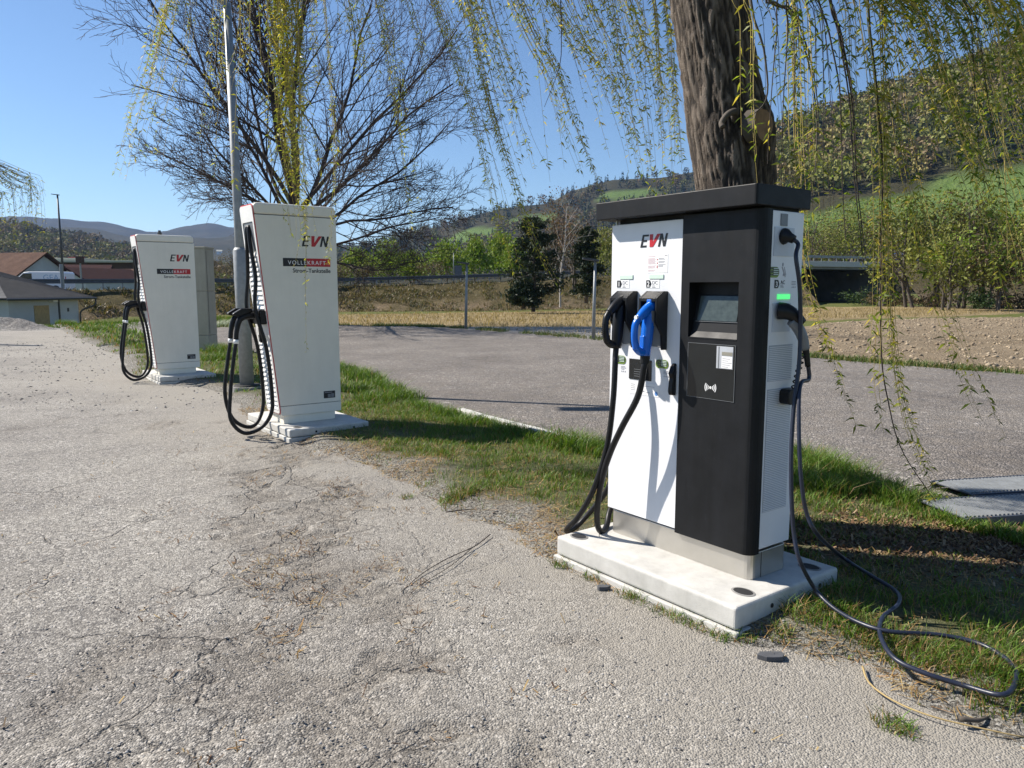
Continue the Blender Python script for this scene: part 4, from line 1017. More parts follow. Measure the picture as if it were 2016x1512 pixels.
# ================================================================== bridge
br = empty('road_bridge', (44.5, float(road_y(44.5)), 0), 0, 'low concrete road bridge with dark opening beneath, behind the ploughed field', 'bridge')
bx = np.array((36.2, 52.3)); by = road_y(bx) - road_y(44.5) ; bz = road_z(bx)
ln = math.hypot(bx[1] - bx[0], by[1] - by[0]); ba = math.atan2(by[1] - by[0], bx[1] - bx[0])
def bb(name, s0, s1, n0, n1, z0, z1, m, bev=.03):
    b = MB(); b.box(s0, s1, n0, n1, z0, z1); o = b.build(name, m, br, bevel=bev); o.rotation_euler = (0, 0, ba); o.location = (bx[0] - 44.5, by[0], 0); return o
zd = float(bz.mean())
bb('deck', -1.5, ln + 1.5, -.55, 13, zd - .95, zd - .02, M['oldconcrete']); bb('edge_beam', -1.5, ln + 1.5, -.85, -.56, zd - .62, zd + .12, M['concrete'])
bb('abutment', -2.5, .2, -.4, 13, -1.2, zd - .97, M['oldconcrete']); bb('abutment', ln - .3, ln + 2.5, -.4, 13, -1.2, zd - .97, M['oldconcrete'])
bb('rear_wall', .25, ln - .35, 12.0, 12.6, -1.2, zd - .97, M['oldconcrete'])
bb('bridge_rail', -1.5, ln + 1.5, -.72, -.66, zd + .55, zd + .86, M['galv'], .01)
for i_ in range(int(ln / 1.33)): bb('rail_post', i_ * 1.33, i_ * 1.33 + .07, -.76, -.72, zd + .121, zd + .84, M['galv'], 0)
# ================================================================== vehicles
def car_window(b, *a): pass
def wheel(parent, x, y, z, r, wd):
    b = MB(); b.cyl((x, y - wd / 2, z), (x, y + wd / 2, z), r, 16); w_ = b.build('wheel', M['rubber'], parent)
    b = MB(); b.cyl((x, y - wd / 2 - .006, z), (x, y - wd / 2 - .002, z), r * .55, 12); b.build('rim', M['galv'], w_)
VX = (92 - 1008) / FPX * 60
va = math.atan2(road_y(VX + 2) - road_y(VX - 2), 4)
vz = float(road_z(VX)) - .2
vn = empty('delivery_van', (VX, 60.0, vz), math.radians(6), 'small white van with lettered side on the highway beyond the low shed', 'van')
b = MB(); b.prism([(-2.1, .30), (2.05, .30), (2.08, 1.55), (1.95, 1.68), (-.55, 1.68), (-.95, 1.62), (-1.55, 1.08), (-2.05, .95), (-2.15, .6)], 'xz', -.85, .85); b.build('body', M['white'], vn, bevel=.06, seg=3)
b = MB(); b.prism([(-1.42, 1.08), (-.98, 1.52), (-.35, 1.54), (-.35, 1.06)], 'xz', -.862, -.853); b.build('side_window', M['glassdark'], vn)
b = MB(); b.prism([(-1.53, 1.10), (-.99, 1.585), (-.97, 1.595), (-1.51, 1.11)], 'xz', -.70, .70); b.build('windscreen', M['glassdark'], vn)
for x_ in (-1.35, 1.35): wheel(vn, x_, -.78, .31, .31, .2); wheel(vn, x_, .78, .31, .31, .2)
text_obj('side_lettering', 'GEA', .62, simple('pale_blue_grey_print', (.30, .42, .55), .5), vn, on_front(.45, 1.02, -.853), align='LEFT', thick=.001)
b = MB(); b.box(2.06, 2.085, -.80, -.70, .9, 1.3); b.build('tail_light', M['red'], vn)
TX = (1752 - 1008) / FPX * 118
tr = empty('utility_truck', (TX, 118.0, float(road_z(TX)) - .1), math.radians(20), 'blue truck with orange beacon crossing the bridge behind the trees', 'truck')
b = MB(); b.prism([(-.95, .5), (.95, .5), (.95, 2.25), (.75, 2.45), (-.75, 2.45), (-1.0, 1.5)], 'xz', -1, 1); b.build('cab', M['blue'], tr, bevel=.06)
b = MB(); b.box(-.7, .6, -1.012, -1.002, 1.45, 2.1); b.build('side_window', M['paper'], tr)
b = MB(); b.box(.99, 5.2, -1.05, 1.05, .75, 1.9); b.build('load_bed', simple('dull_brown_body', (.10, .07, .05), .6), tr, bevel=.03)
b = MB(); b.box(-.8, 5.0, -.4, .4, .42, .72); b.build('chassis', M['dkmetal'], tr)
b = MB(); b.cyl((.6, -.6, 2.44), (.6, -.6, 2.75), .12, 12); b.build('beacon', simple('orange_lens', (.75, .25, .02), .3), tr)
for x_ in (-.2, 3.6): wheel(tr, x_, -.85, .45, .45, .28); wheel(tr, x_, .85, .45, .45, .28)
LX = (165 - 1008) / FPX * 165
lz = at(165, 513, 165)[2] - .05
rd = empty('lorry', (LX, 165., lz - 3.3), 0, 'red box lorry with white cab far behind the red roofs', 'truck')
b = MB(); b.box(-1.5, .8, -1.2, 1.2, 1.6, 4.05); b.build('box_body', M['red'], rd, bevel=.03)
b = MB(); b.prism([(.9, 1.2), (2.2, 1.2), (2.25, 2.4), (1.9, 3.6), (.9, 3.7)], 'xz', -1.15, 1.15); b.build('cab', M['white'], rd, bevel=.08)
b = MB(); b.box(1.3, 1.9, -1.162, -1.152, 2.5, 3.2); b.build('side_window', M['glassdark'], rd)
b = MB(); b.box(-1.4, 2.1, -.5, .5, .9, 1.55); b.build('chassis', M['dkmetal'], rd)
for x_ in (-.9, 1.5): wheel(rd, x_, -1, .5, .5, .3); wheel(rd, x_, 1, .5, .5, .3)

# ================================================================== low shed with the hipped metal roof
M['greyroof'] = simple('dark_grey_sheet_roof', (0.024, 0.029, 0.038), 0.75, var=0.1, vs=1.0, spec=0.2)
SE = [at(14, 589.5, 38.5), at(186, 582.5, 44.0)]            # two eave corners of the long side that faces the viewer
ev = SE[1] - SE[0]; sl = math.hypot(ev[0], ev[1]); sa = math.atan2(ev[1], ev[0]); ez = float((SE[0][2] + SE[1][2]) / 2)
sh = empty('low_shed', (SE[0][0], SE[0][1], -1.35), sa, 'low white rendered shed with dark grey hipped metal roof', 'building')
EH = ez + 1.35; dp = 9.0; rh = 1.55; ri = 3.2
b = MB(); b.box(.5, sl - .7, .5, dp - .5, 0, EH - .06); b.build('wall', M['plaster'], sh)
V = [(0, 0, EH), (sl, 0, EH), (sl, dp, EH), (0, dp, EH), (ri, dp / 2, EH + rh), (sl - ri - 1.2, dp / 2, EH + rh)]
b = MB(); b.add(V + [(v[0], v[1], v[2] - .10) for v in V[:4]], [(0, 1, 5, 4), (1, 2, 5), (2, 3, 4, 5), (3, 0, 4), (6, 7, 1, 0), (7, 8, 2, 1), (8, 9, 3, 2), (9, 6, 0, 3), (9, 8, 7, 6)])
rf = b.build('roof', M['greyroof'], sh)
nS = 34
for i_ in range(nS):        # standing seams on the long slope
    x_ = .12 + (sl - .24) * i_ / (nS - 1)
    f_ = min(1.0, x_ / ri, (sl - x_) / (ri + 1.2)); b = MB()
    b.tube([(x_, .02, EH + .015), (x_, dp / 2 * f_, EH + rh * f_ + .015)], .022, 4); b.build('roof_seam', M['greyroof'], rf)
b = MB(); b.tube([(-.05, -.06, EH - .07), (sl + .08, -.06, EH - .07)], .06, 8); b.build('gutter', M['dkmetal'], sh)
b = MB(); b.tube(catmull([(sl + .02, -.06, EH - .10), (sl - .05, -.03, EH - .45), (sl - .35, .2, EH - .62), (sl - .66, .40, EH - .85), (sl - .68, .44, EH - 1.5)], 4), .045, 8); b.build('downpipe', M['dkmetal'], sh)
b = MB(); b.box(2.0, 2.95, .47, .498, .1, EH - .42); b.build('door', M['yellowdoor'], sh)
b = MB(); b.box(sl * .63, sl * .63 + .09, .46, .498, .2, EH - .1); b.build('wall_pipe', M['dkmetal'], sh)
b = MB(); b.box(sl * .63 + .6, sl * .63 + .72, .48, .498, EH - .8, EH - .6); b.build('wall_box', M['dkmetal'], sh)
b = MB(); b.box(3.0, 3.3, .2, .5, EH - .24, EH - .1); b.build('wall_lamp', M['paper'], sh)
b = MB(); b.tube([(6.0, 2.5, EH + .5), (6.0, 2.5, EH + 1.9)], .1, 10); b.build('vent_pipe', M['galv'], rf)
# ================================================================== houses beyond the highway
M['redroof'] = earth_mat('weathered_red_tiles', [(0.3, (0.055, 0.032, 0.024)), (0.5, (0.10, 0.058, 0.042)), (0.72, (0.155, 0.098, 0.07))], 0.8, 5.0, 0.5, 0.05)
M['darkroof'] = earth_mat('dark_red_tiles', [(0.3, (0.03, 0.014, 0.014)), (0.6, (0.05, 0.021, 0.02)), (0.75, (0.075, 0.035, 0.03))], 0.8, 5.0, 0.4, 0.05)
M['brownwall'] = simple('brown_boarded_wall', (0.075, 0.045, 0.035), 0.85, var=0.2, vs=0.5)
M['palehall'] = simple('pale_sheet_roof', (0.42, 0.42, 0.34), 0.6, var=0.08, vs=0.3)
def house(x, y, w, d, eave, ridge, rz, wm, rm, label, axis='x', over=.5, nwin=3, name='house', z0=-1.0):
    t = empty(name, (x, y, z0), rz, label, 'house'); e = eave - z0; r_ = ridge - z0
    b = MB()
    if axis == 'x': b.prism([(-d / 2, 0), (d / 2, 0), (d / 2, e), (0, r_ - .12), (-d / 2, e)], 'yz', -w / 2, w / 2)
    else: b.prism([(-w / 2, 0), (w / 2, 0), (w / 2, e), (0, r_ - .12), (-w / 2, e)], 'xz', -d / 2, d / 2)
    b.build('wall', M[wm], t)
    k = (r_ - e) / ((d if axis == 'x' else w) / 2)
    h = (d if axis == 'x' else w) / 2; L_ = (w if axis == 'x' else d) / 2 + over
    sec = [(-h - over, e - k * over), (0, r_), (h + over, e - k * over), (h + over, e - k * over + .2), (0, r_ + .22), (-h - over, e - k * over + .2)]
    b = MB(); b.prism(sec, 'yz' if axis == 'x' else 'xz', -L_, L_); rf = b.build('roof', M[rm], t)
    for i_ in range(nwin):
        xx = -w / 2 + w * (i_ + .7) / (nwin + .4); yy = -d / 2
        b = MB(); b.box(xx - .5, xx + .5, yy - .03, yy - .002, e - 1.7, e - .5); wi = b.build('window', M['paper'], t)
        b = MB(); b.box(xx - .42, xx + .42, yy - .04, yy - .032, e - 1.62, e - .58); b.build('pane', M['glassdark'], wi)
    return t
def pxh(px, py, Y): return at(px, py, Y)
def hz(py, Y): return float(at(1008, py, Y)[2])
Y_ = 96.0; X_ = lambda px, Y: (px - 1008) / FPX * Y
house(X_(25, 98), 98, 11, 10, hz(548, 98), hz(501, 98), math.radians(-12), 'plaster', 'redroof', 'house with large weathered red tiled roof and white gable', 'x', .7)
house(X_(150, 104), 104, 9, 9, hz(551, 104), hz(524, 104), math.radians(20), 'brownwall', 'darkroof', 'dark red roofed house beside the large red tiled house', 'x', .5)
house(X_(205, 86), 86, 4.4, 9, hz(552, 86), hz(532, 86), math.radians(-14), 'plaster', 'darkroof', 'small gabled house with dark red roof and one dark gable window', 'y', .3, 1)
house(X_(246, 92), 92, 5.5, 7, hz(552, 92), hz(533, 92), math.radians(8), 'brownwall', 'redroof', 'small low house with rust red roof partly behind the cream charger', 'x', .3, 2)
hl = empty('long_hall', (X_(190, 132), 132, -1), math.radians(3), 'long brown hall with flat pale sheet roof behind the houses', 'building')
b = MB(); b.box(-10, 10, -6, 6, 0, hz(519, 132) + 1); b.build('wall', M['brownwall'], hl)
b = MB(); b.prism([(-7, hz(519, 132) + 1.002), (7, hz(519, 132) + 1.6), (7, hz(519, 132) + 1.8), (-7, hz(516, 132) + 1.05)], 'yz', -10.8, 10.8); b.build('roof', M['palehall'], hl)
for i_ in range(5):
    b = MB(); b.box(-8.5 + i_ * 3.8, -6.3 + i_ * 3.8, -6.04, -6.01, 2.2, 3.4); b.build('window', M['glassdark'], hl)
h2 = empty('flat_hall', (X_(118, 140), 140, -1), math.radians(3), 'pale flat roofed hall beneath the red lorry', 'building')
b = MB(); b.box(-3.5, 7, -5, 5, 0, hz(515, 140) + 1); b.build('wall', M['plaster'], h2)
b = MB(); b.box(-4, 7.5, -5.5, 5.5, hz(515, 140) + 1.002, hz(510, 140) + 1); b.build('roof', M['palehall'], h2, bevel=.05)
wf = empty('far_farmhouse', tuple(at(432, 498, 1500) - np.array((0, 0, 3))), .3, 'tiny white building far off on the blue hillside', 'building')
b = MB(); b.box(-5, 5, -4, 4, 0, 6); b.build('wall', M['white'], wf)
b = MB(); b.prism([(-4.5, 6.01), (4.5, 6.01), (0, 9)], 'yz', -5.5, 5.5); b.build('roof', M['palehall'], wf)
# ================================================================== small lamp posts and signs
def path_lamp(px, ytop, ybase, Yd, label, name='street_lamp', head=.45, r=.045, m='galv', z0=None, hl=1):
    bs = g(px[1], ybase, .0) if Yd is None else at(px[1], ybase, Yd)
    Yd = bs[1]; tp = at(px[0], ytop, Yd)
    t, tv = pole_thing(name, bs, tp, r * 1.25, r * .8, label, 'street lamp', 'slim street lamps', m=m)
    b = MB(); b.prism([(tv[0] - head * .8 * hl, tv[2] + .05), (tv[0] + head * .2 * hl, tv[2] - .02), (tv[0] + head * .2 * hl, tv[2] + .045), (tv[0] - head * .8 * hl, tv[2] + .10)], 'xz', tv[1] - .12, tv[1] + .12); b.build('lamp_head', M['dkmetal'], t)
    return t
path_lamp((919, 917), 520, 648, None, 'slim galvanised lamp with flat dark head, at the far lot edge')
path_lamp((1172, 1168), 514, 669, None, 'slim galvanised lamp at the lot edge just left of the black and white charger')
path_lamp((113, 125), 384, 549, 66., 'tall thin dark lamp standing on the highway near the white van', head=.6, r=.085, m='dkmetal')
path_lamp((893, 893), 497, 540, 92., 'small pale lamp on the highway in front of the bright green willows', head=.3, r=.05, hl=-1)
path_lamp((1155, 1155), 505, 548, 84., 'small lamp behind the pines near the birch', head=.4, r=.05, hl=-1)
sg = empty('road_sign', tuple(at(902, 541, 96) - np.array((0, 0, 1.2))), math.radians(-8), 'plain grey back of a road sign among the green willows', 'road sign')
b = MB(); b.box(-.45, .45, 0, .03, 1.2, 2.35); b.build('panel', M['dgalv'], sg)
for x_ in (-.3, .3): b = MB(); b.cyl((x_, .05, 0), (x_, .05, 2.2), .03, 8); b.build('post', M['galv'], sg)
pz_ = at(160, 549, 78); sp = empty('marker_pole', tuple(pz_), 0, 'grey pole with a red brown box on top beside the dark red roofs', 'pole')
h_ = at(159, 518, 78)[2] - pz_[2]
b = MB(); b.cyl((0, 0, 0), (0, 0, h_), .09, 8, .08); b.build('pole', M['galv'], sp)
b = MB(); b.box(-.35, .35, -.2, .2, h_, h_ + .7); b.build('box', M['brownwall'], sp, bevel=.03)
# ================================================================== vegetation
M['blade'] = leafmat('grass_blades', 0.5, 0.35)
M['willowleaf'] = leafmat('young_willow_leaves', 0.45, 0.58)
M['leaf'] = leafmat('tree_foliage', 0.65, 0.3)
M['needle'] = leafmat('pine_needles', 0.6, 0.1)
M['litter'] = colmat('dry_litter', 0.85)
M['twig'] = simple('young_twig_bark', (0.40, 0.31, 0.09), 0.55, var=0.25, vs=4)
M['darktwig'] = simple('dark_bare_bark', (0.050, 0.036, 0.030), 0.8, var=0.3, vs=6)
M['birch'] = simple('pale_birch_bark', (0.42, 0.40, 0.37), 0.7, var=0.3, vs=9)
M['greybark'] = simple('grey_brown_bark', (0.085, 0.07, 0.055), 0.85, var=0.3, vs=5)
def bark_mat():
    m, nt, b = nodes('deep_willow_bark'); v = objco(nt)
    mp = N(nt, 'ShaderNodeMapping'); L(nt, v, mp.inputs['Vector']); mp.inputs['Scale'].default_value = (1, 1, 0.24)
    a = noise(nt, mp.outputs[0], 34, 8, 0.72, 1.0); c = noise(nt, v, 130, 4, 0.7, 0.5); r_ = attr(nt, 'ridge')
    col = ramp(nt, mathn(nt, 'ADD', mathn(nt, 'MULTIPLY', a, 0.5), mathn(nt, 'MULTIPLY', r_, 0.5)), [(0.22, (0.03, 0.022, 0.017)), (0.45, (0.13, 0.10, 0.075)), (0.70, (0.29, 0.235, 0.185))])
    L(nt, col, b.inputs['Base Color']); b.inputs['Roughness'].default_value = 0.9
    bump(nt, b, mathn(nt, 'ADD', a, mathn(nt, 'MULTIPLY', c, 0.7)), 1.0, 0.035)
    return m
M['bark'] = bark_mat()

def blades(name, x, y, z, h, w, col, lean, label, cat, m='blade', seed=1):
    """a mass of bent grass blades: 5 verts, 3 faces each (as quads + tri packed in quads)"""
    r = np.random.default_rng(seed); n = len(x)
    a = r.uniform(0, 2 * np.pi, n); dx, dy = np.cos(a), np.sin(a)
    la = a + r.normal(0, .6, n) + np.pi / 2; ln = lean * r.uniform(.25, 1.3, n) * h; lx, ly = np.cos(la) * ln, np.sin(la) * ln
    P = np.empty((n, 6, 3))
    for k, (f, ww) in enumerate(((0, 1.0), (.5, .8), (1.0, .08))):
        cx = x + lx * f * f; cy = y + ly * f * f; cz = z + h * f * (1 - .25 * f * np.minimum(1, lean))
        P[:, 2 * k, 0] = cx - dx * w * ww / 2; P[:, 2 * k, 1] = cy - dy * w * ww / 2; P[:, 2 * k, 2] = cz
        P[:, 2 * k + 1, 0] = cx + dx * w * ww / 2; P[:, 2 * k + 1, 1] = cy + dy * w * ww / 2; P[:, 2 * k + 1, 2] = cz
    i = np.arange(n)[:, None] * 6
    F = np.concatenate([i + [0, 1, 3, 2], i + [2, 3, 5, 4]])
    me = fast_mesh(name, P.reshape(-1, 3), F, False, col=np.repeat(col, 6, 0))
    o = link(name, me, M[m]); tag(o, label, cat, kind='stuff'); return o
def verge_scatter(n, seed, box_):
    r = np.random.default_rng(seed)
    x = r.uniform(box_[0], box_[1], n); y = r.uniform(box_[2], box_[3], n)
    z, sd = verge_z(x, y); k = sd > -.02
    # keep slabs clear
    for O, (x0, x1, y0, y1) in ((C1, (-1.05, .155, -.30, .52)), (A2, (-.96, .35, -.04, .83)), (A3, (-.96, .35, -.04, .83))):
        q = np.c_[x, y] - O[:2]; lx = q @ XD[:2]; ly = q @ WD[:2]
        k &= ~((lx > x0) & (lx < x1) & (ly > y0) & (ly < y1))
    x, y, z, sd = x[k], y[k], z[k], sd[k]
    dn = dist_line(np.c_[x, y], NEAR_LINE); de = dist_line(np.c_[x, y], LOT_EDGE)
    return r, x, y, z, dn, de
GREENS = np.array([(.075, .165, .014), (.11, .21, .018), (.145, .245, .025), (.17, .245, .04), (.085, .145, .02)])
STRAW = np.array([(.32, .22, .085), (.38, .28, .13), (.24, .15, .055), (.30, .17, .07)])
def grass_zone(name, n, seed, box_, label, hmul=1.0, wmul=1.0):
    r, x, y, z, dn, de = verge_scatter(n, seed, box_)
    gr = green_of(x, y, dn, de); clump = fbm(x + 7, y, 3, 3.2); fine = fbm(x, y + 70, 2, 11)
    dens = np.clip(gr * (0.30 + 0.95 * sstep(.38, .6, clump)) * (.35 + 1.1 * sstep(.35, .6, fine)) + .10 * sstep(.55, .7, fine), 0, 1)
    k = r.random(len(x)) < dens; x, y, z, dn, de, gr, clump = x[k], y[k], z[k], dn[k], de[k], gr[k], clump[k]
    h = (0.030 + .055 * gr * r.uniform(.4, 1.2, len(x)) + .06 * sstep(.45, .1, de) * r.uniform(.3, 1.3, len(x)) * sstep(.4, .6, clump)) * hmul
    col = GREENS[r.integers(0, 5, len(x))] * r.uniform(.75, 1.25, (len(x), 1))
    dry = r.random(len(x)) < np.clip(.45 - .36 * gr, .10, 1); col[dry] = STRAW[r.integers(0, 4, dry.sum())] * r.uniform(.7, 1.2, (dry.sum(), 1))
    return blades(name, x, y, z - .004, h, .0045 * wmul * r.uniform(.6, 1.3, len(x)), col, .75, label, 'grass', seed=seed)
grass_zone('verge_grass', 300000, 31, (-3.2, 5.2, 2.2, 9.5), 'short green grass on the verge between the two asphalt areas')
grass_zone('verge_grass', 60000, 32, (-13, -1.5, 8.5, 20), 'green grass round the cream chargers and the lamp post', 1.35, 2.6)
grass_zone('verge_grass', 30000, 33, (-24, -8, 13, 31), 'green grass beside the gravel yard', 2.2, 6)
# tall tufts along the lot edge behind the black and white charger and next to the steel plates
def tufts(name, centres, n, seed, h0, rad, label, w=.005, dry=.06, lean=.8):
    r = np.random.default_rng(seed); x = []; y = []; hh = []
    for cx, cy, s in centres:
        m_ = int(n * s); rr = rad * s * np.sqrt(r.random(m_)); a = r.uniform(0, 6.28, m_)
        x.append(cx + rr * np.cos(a)); y.append(cy + rr * np.sin(a)); hh.append(h0 * s * r.uniform(.45, 1.15, m_))
    x, y, hh = map(np.concatenate, (x, y, hh)); z = np.maximum(verge_z(x, y)[0], -.005)
    col = GREENS[r.integers(0, 5, len(x))] * r.uniform(.7, 1.2, (len(x), 1)); d = r.random(len(x)) < dry; col[d] = STRAW[r.integers(0, 4, d.sum())]
    return blades(name, x, y, z - .005, hh, w * r.uniform(.6, 1.3, len(x)), col, lean, label, 'grass', seed=seed)
r_ = np.random.default_rng(5)
cs = [(*g(px, py)[:2], s) for px, py, s in [(1585, 915, 1.0), (1600, 940, 1.1), (1625, 945, 1.2), (1650, 960, 1.1), (1680, 965, 1.0), (1640, 990, .9), (1600, 985, .8), (1720, 985, .9), (1760, 1000, .9), (1800, 1012, .8), (1840, 1042, .5), (1870, 1052, .45), (1900, 1062, .5), (1950, 1075, .55), (2000, 1090, .6), (1580, 960, .9), (1940, 1066, .45), (1985, 1080, .5)]]
tufts('tall_grass', cs, 420, 41, .20, .17, 'long dark green grass tufts along the lot edge behind the charger', .006, .08)
cs = [(*g(px, py)[:2], s * r_.uniform(.75, 1.15)) for px, py, s in [(690, 740, 1.1), (720, 752, 1.2), (760, 770, 1.1), (800, 790, 1.2), (840, 812, 1.0), (880, 825, 1.0), (930, 842, .9), (1000, 862, .8), (1070, 880, .9), (1120, 888, 1.0), (1160, 895, 1.1), (1180, 905, 1.1), (700, 780, .9), (740, 800, .9), (440, 700, 1.3), (455, 712, 1.1), (420, 715, 1.1), (505, 735, .8), (430, 690, 1.3), (90, 648, 1.5), (130, 640, 1.5), (190, 655, 1.4)]]
tufts('tall_grass', cs, 480, 42, .19, .26, 'bright green longer grass along the lot edge behind the cream charger', .007, .05)
cs = [(*g(px, py)[:2], s) for px, py, s in [(885, 990, .9), (905, 985, 1.0), (930, 983, .7), (1110, 1112, .7), (1170, 1135, .7), (1240, 1172, .6), (1262, 1182, .7), (1300, 1205, .5), (1345, 1222, .7), (1380, 1236, .55), (1425, 1256, .6), (1470, 1262, .4), (1530, 1260, .6), (1580, 1235, .9), (1610, 1215, .8), (1650, 1195, .8), (800, 980, .5), (770, 898, .5), (1740, 1290, .9), (1790, 1310, 1.0), (1850, 1330, .9), (1900, 1340, 1.0), (1960, 1345, 1.0), (2000, 1370, 1.1), (1700, 1275, .8), (1755, 1425, .6), (1780, 1440, .5), (1830, 1300, .7), (1900, 1300, .8), (1680, 1225, .8), (1950, 1400, .9)]]
tufts('grass_tuft', cs, 170, 43, .10, .10, 'small grass tufts and dry sprigs round the concrete base', .0042, .30, .9)
# litter: straw bits, dead leaves
def flakes(name, x, y, z, ln, w, col, label, cat, seed, curl=.2):
    r = np.random.default_rng(seed); n = len(x); a = r.uniform(0, 6.28, n); c, s = np.cos(a), np.sin(a); t = r.normal(0, curl, n)
    P = np.empty((n, 4, 3))
    for k, (u_, v_) in enumerate(((-1, -1), (1, -1), (1, 1), (-1, 1))):
        P[:, k, 0] = x + u_ * ln / 2 * c - v_ * w / 2 * s; P[:, k, 1] = y + u_ * ln / 2 * s + v_ * w / 2 * c
        P[:, k, 2] = z + .004 + np.abs(t) * ln * .4 + u_ * t * ln / 2 + v_ * r.normal(0, .25, n) * w / 2
    me = fast_mesh(name, P.reshape(-1, 3), np.arange(n * 4).reshape(n, 4), False, col=np.repeat(col, 4, 0))
    o = link(name, me, M['litter']); tag(o, label, cat, kind='stuff'); return o
r, x, y, z, dn, de = verge_scatter(150000, 51, (-3.4, 5.2, 2.1, 9.3))
gr = green_of(x, y, dn, de); k = r.random(len(x)) < np.clip(.75 - .70 * gr, 0, 1) * (.22 + 1.3 * sstep(.42, .6, fbm(x, y, 3, 4)))
x, y, z = x[k], y[k], z[k]; n = len(x)
flakes('dry_straw', x, y, z, r.uniform(.02, .10, n), r.uniform(.0012, .004, n), STRAW[r.integers(0, 4, n)] * r.uniform(.7, 1.3, (n, 1)), 'dry straw and grass litter on the bare parts of the verge', 'litter', 52)
n = 9000; x = rng.normal(2.7, .8, n); y = 4.12 + rng.normal(0, .30, n) - .10 * (x - 2.7); z = verge_z(x, y)[0]
BR = np.array([(.10, .055, .028), (.15, .085, .045), (.20, .13, .075), (.07, .04, .025), (.26, .19, .12)])
flakes('dead_leaves', x, y, z, rng.uniform(.012, .035, n), rng.uniform(.006, .014, n), BR[rng.integers(0, 5, n)] * rng.uniform(.7, 1.3, (n, 1)), 'brown dead willow leaves under the willow', 'litter', 53, .5)
# litter caught in the ravelled parts of the pavement, and loose chips
def pave_z(x, y): return 0.016 * (fbm(x, y, 3, 0.9) - 0.5)
n = 80000; x = rng.uniform(-3.6, 2.4, n); y = rng.uniform(2.05, 8.0, n)
bnd = np.exp(-((x + .28 * (y - 3) + .85) / .75) ** 2); wxx = fbm(x, y, 4, 3.0); k = rng.random(n) < sstep(.46, .64, wxx) * (.05 + .65 * bnd) * sstep(.42, .6, fbm(x + 3, y, 4, 9))
x, y = x[k], y[k]; n = len(x)
flakes('pavement_litter', x, y, pave_z(x, y) + .002, rng.uniform(.008, .05, n), rng.uniform(.0015, .006, n), np.concatenate([BR, STRAW])[rng.integers(0, 9, n)] * rng.uniform(.6, 1.2, (n, 1)), 'brown bits of leaf and straw caught in the cracked asphalt', 'litter', 54, .35)
def stones(name, x, y, z, s, col, label, cat, seed, flat=.6):
    r = np.random.default_rng(seed); n = len(x)
    base = np.array([(1, 0, 0), (0, 1, 0), (-1, 0, 0), (0, -1, 0), (0, 0, 1.), (0, 0, -1.)])
    V = base[None] * r.uniform(.55, 1.2, (n, 6, 1)) + r.normal(0, .18, (n, 6, 3)); V[:, :, 2] *= flat
    a = r.uniform(0, 6.28, n); c, s_ = np.cos(a)[:, None], np.sin(a)[:, None]
    W_ = V.copy(); W_[:, :, 0] = V[:, :, 0] * c - V[:, :, 1] * s_; W_[:, :, 1] = V[:, :, 0] * s_ + V[:, :, 1] * c
    W_ = W_ * s[:, None, None] + np.stack([x, y, z], -1)[:, None]
    F = np.array([(0, 1, 4), (1, 2, 4), (2, 3, 4), (3, 0, 4), (1, 0, 5), (2, 1, 5), (3, 2, 5), (0, 3, 5)])
    F = (np.arange(n)[:, None, None] * 6 + F[None]).reshape(-1, 3)
    me = fast_mesh(name, W_.reshape(-1, 3), F, False, col=np.repeat(col, 6, 0))
    o = link(name, me, M['litter']); tag(o, label, cat, kind='stuff'); return o
n = 56000; x = rng.uniform(-3.9, 2.5, n); y = 2.0 + 6.5 * rng.random(n) ** 1.6
k = rng.random(n) < .12 + .5 * sstep(.45, .62, fbm(x + 3, y, 5, 1.1)); x, y = x[k], y[k]; n = len(x)
GR = np.array([(.10, .10, .105), (.17, .165, .16), (.24, .235, .225), (.33, .32, .31), (.45, .44, .42), (.06, .06, .065)])
stones('loose_chippings', x, y, pave_z(x, y), .0022 + .0060 * rng.random(n) ** 3, GR[rng.integers(0, 6, n)] * rng.uniform(.8, 1.2, (n, 1)), 'fine loose stone chips on the worn asphalt', 'gravel', 61)
r, x, y, z, dn, de = verge_scatter(60000, 63, (-3.4, 5.2, 2.1, 9.3)); k = r.random(len(x)) < np.clip(.5 - .6 * green_of(x, y, dn, de), 0, 1); x, y, z = x[k], y[k], z[k]; n = len(x)
stones('verge_stones', x, y, z, .0025 + .009 * rng.random(n) ** 3, GR[rng.integers(0, 6, n)] * rng.uniform(.7, 1.1, (n, 1)), 'small grey stones in the bare soil of the verge', 'gravel', 64)
n = 5200; x = rng.uniform(-14, -3, n); y = rng.uniform(9, 27, n)
stones('yard_gravel', x, y, 0 * x, .008 + .022 * rng.random(n) ** 3, GR[rng.integers(0, 6, n)], 'coarse loose gravel on the yard by the cream chargers', 'gravel', 62)
for px, py, s, lab in ((1188, 1157, .034, 'flat dark stone chip lying in front of the concrete base'), (1520, 1292, .055, 'large flat grey stone chip near the corner of the concrete base')):
    c = g(px, py, .012); b = MB(); P = [(s * (1 + .25 * math.sin(3 * a + px)) * math.cos(a), s * .62 * (1 + .2 * math.cos(2 * a)) * math.sin(a)) for a in np.linspace(0, 6.28, 9)[:-1]]
    b.prism(P, 'xy', -.012, .010); o = b.build('stone_chip', simple('dark_slate', (.075, .078, .085), .8, var=.2, vs=30), None, bevel=.003, loc=tuple(c)); tag(o, lab, 'stone')
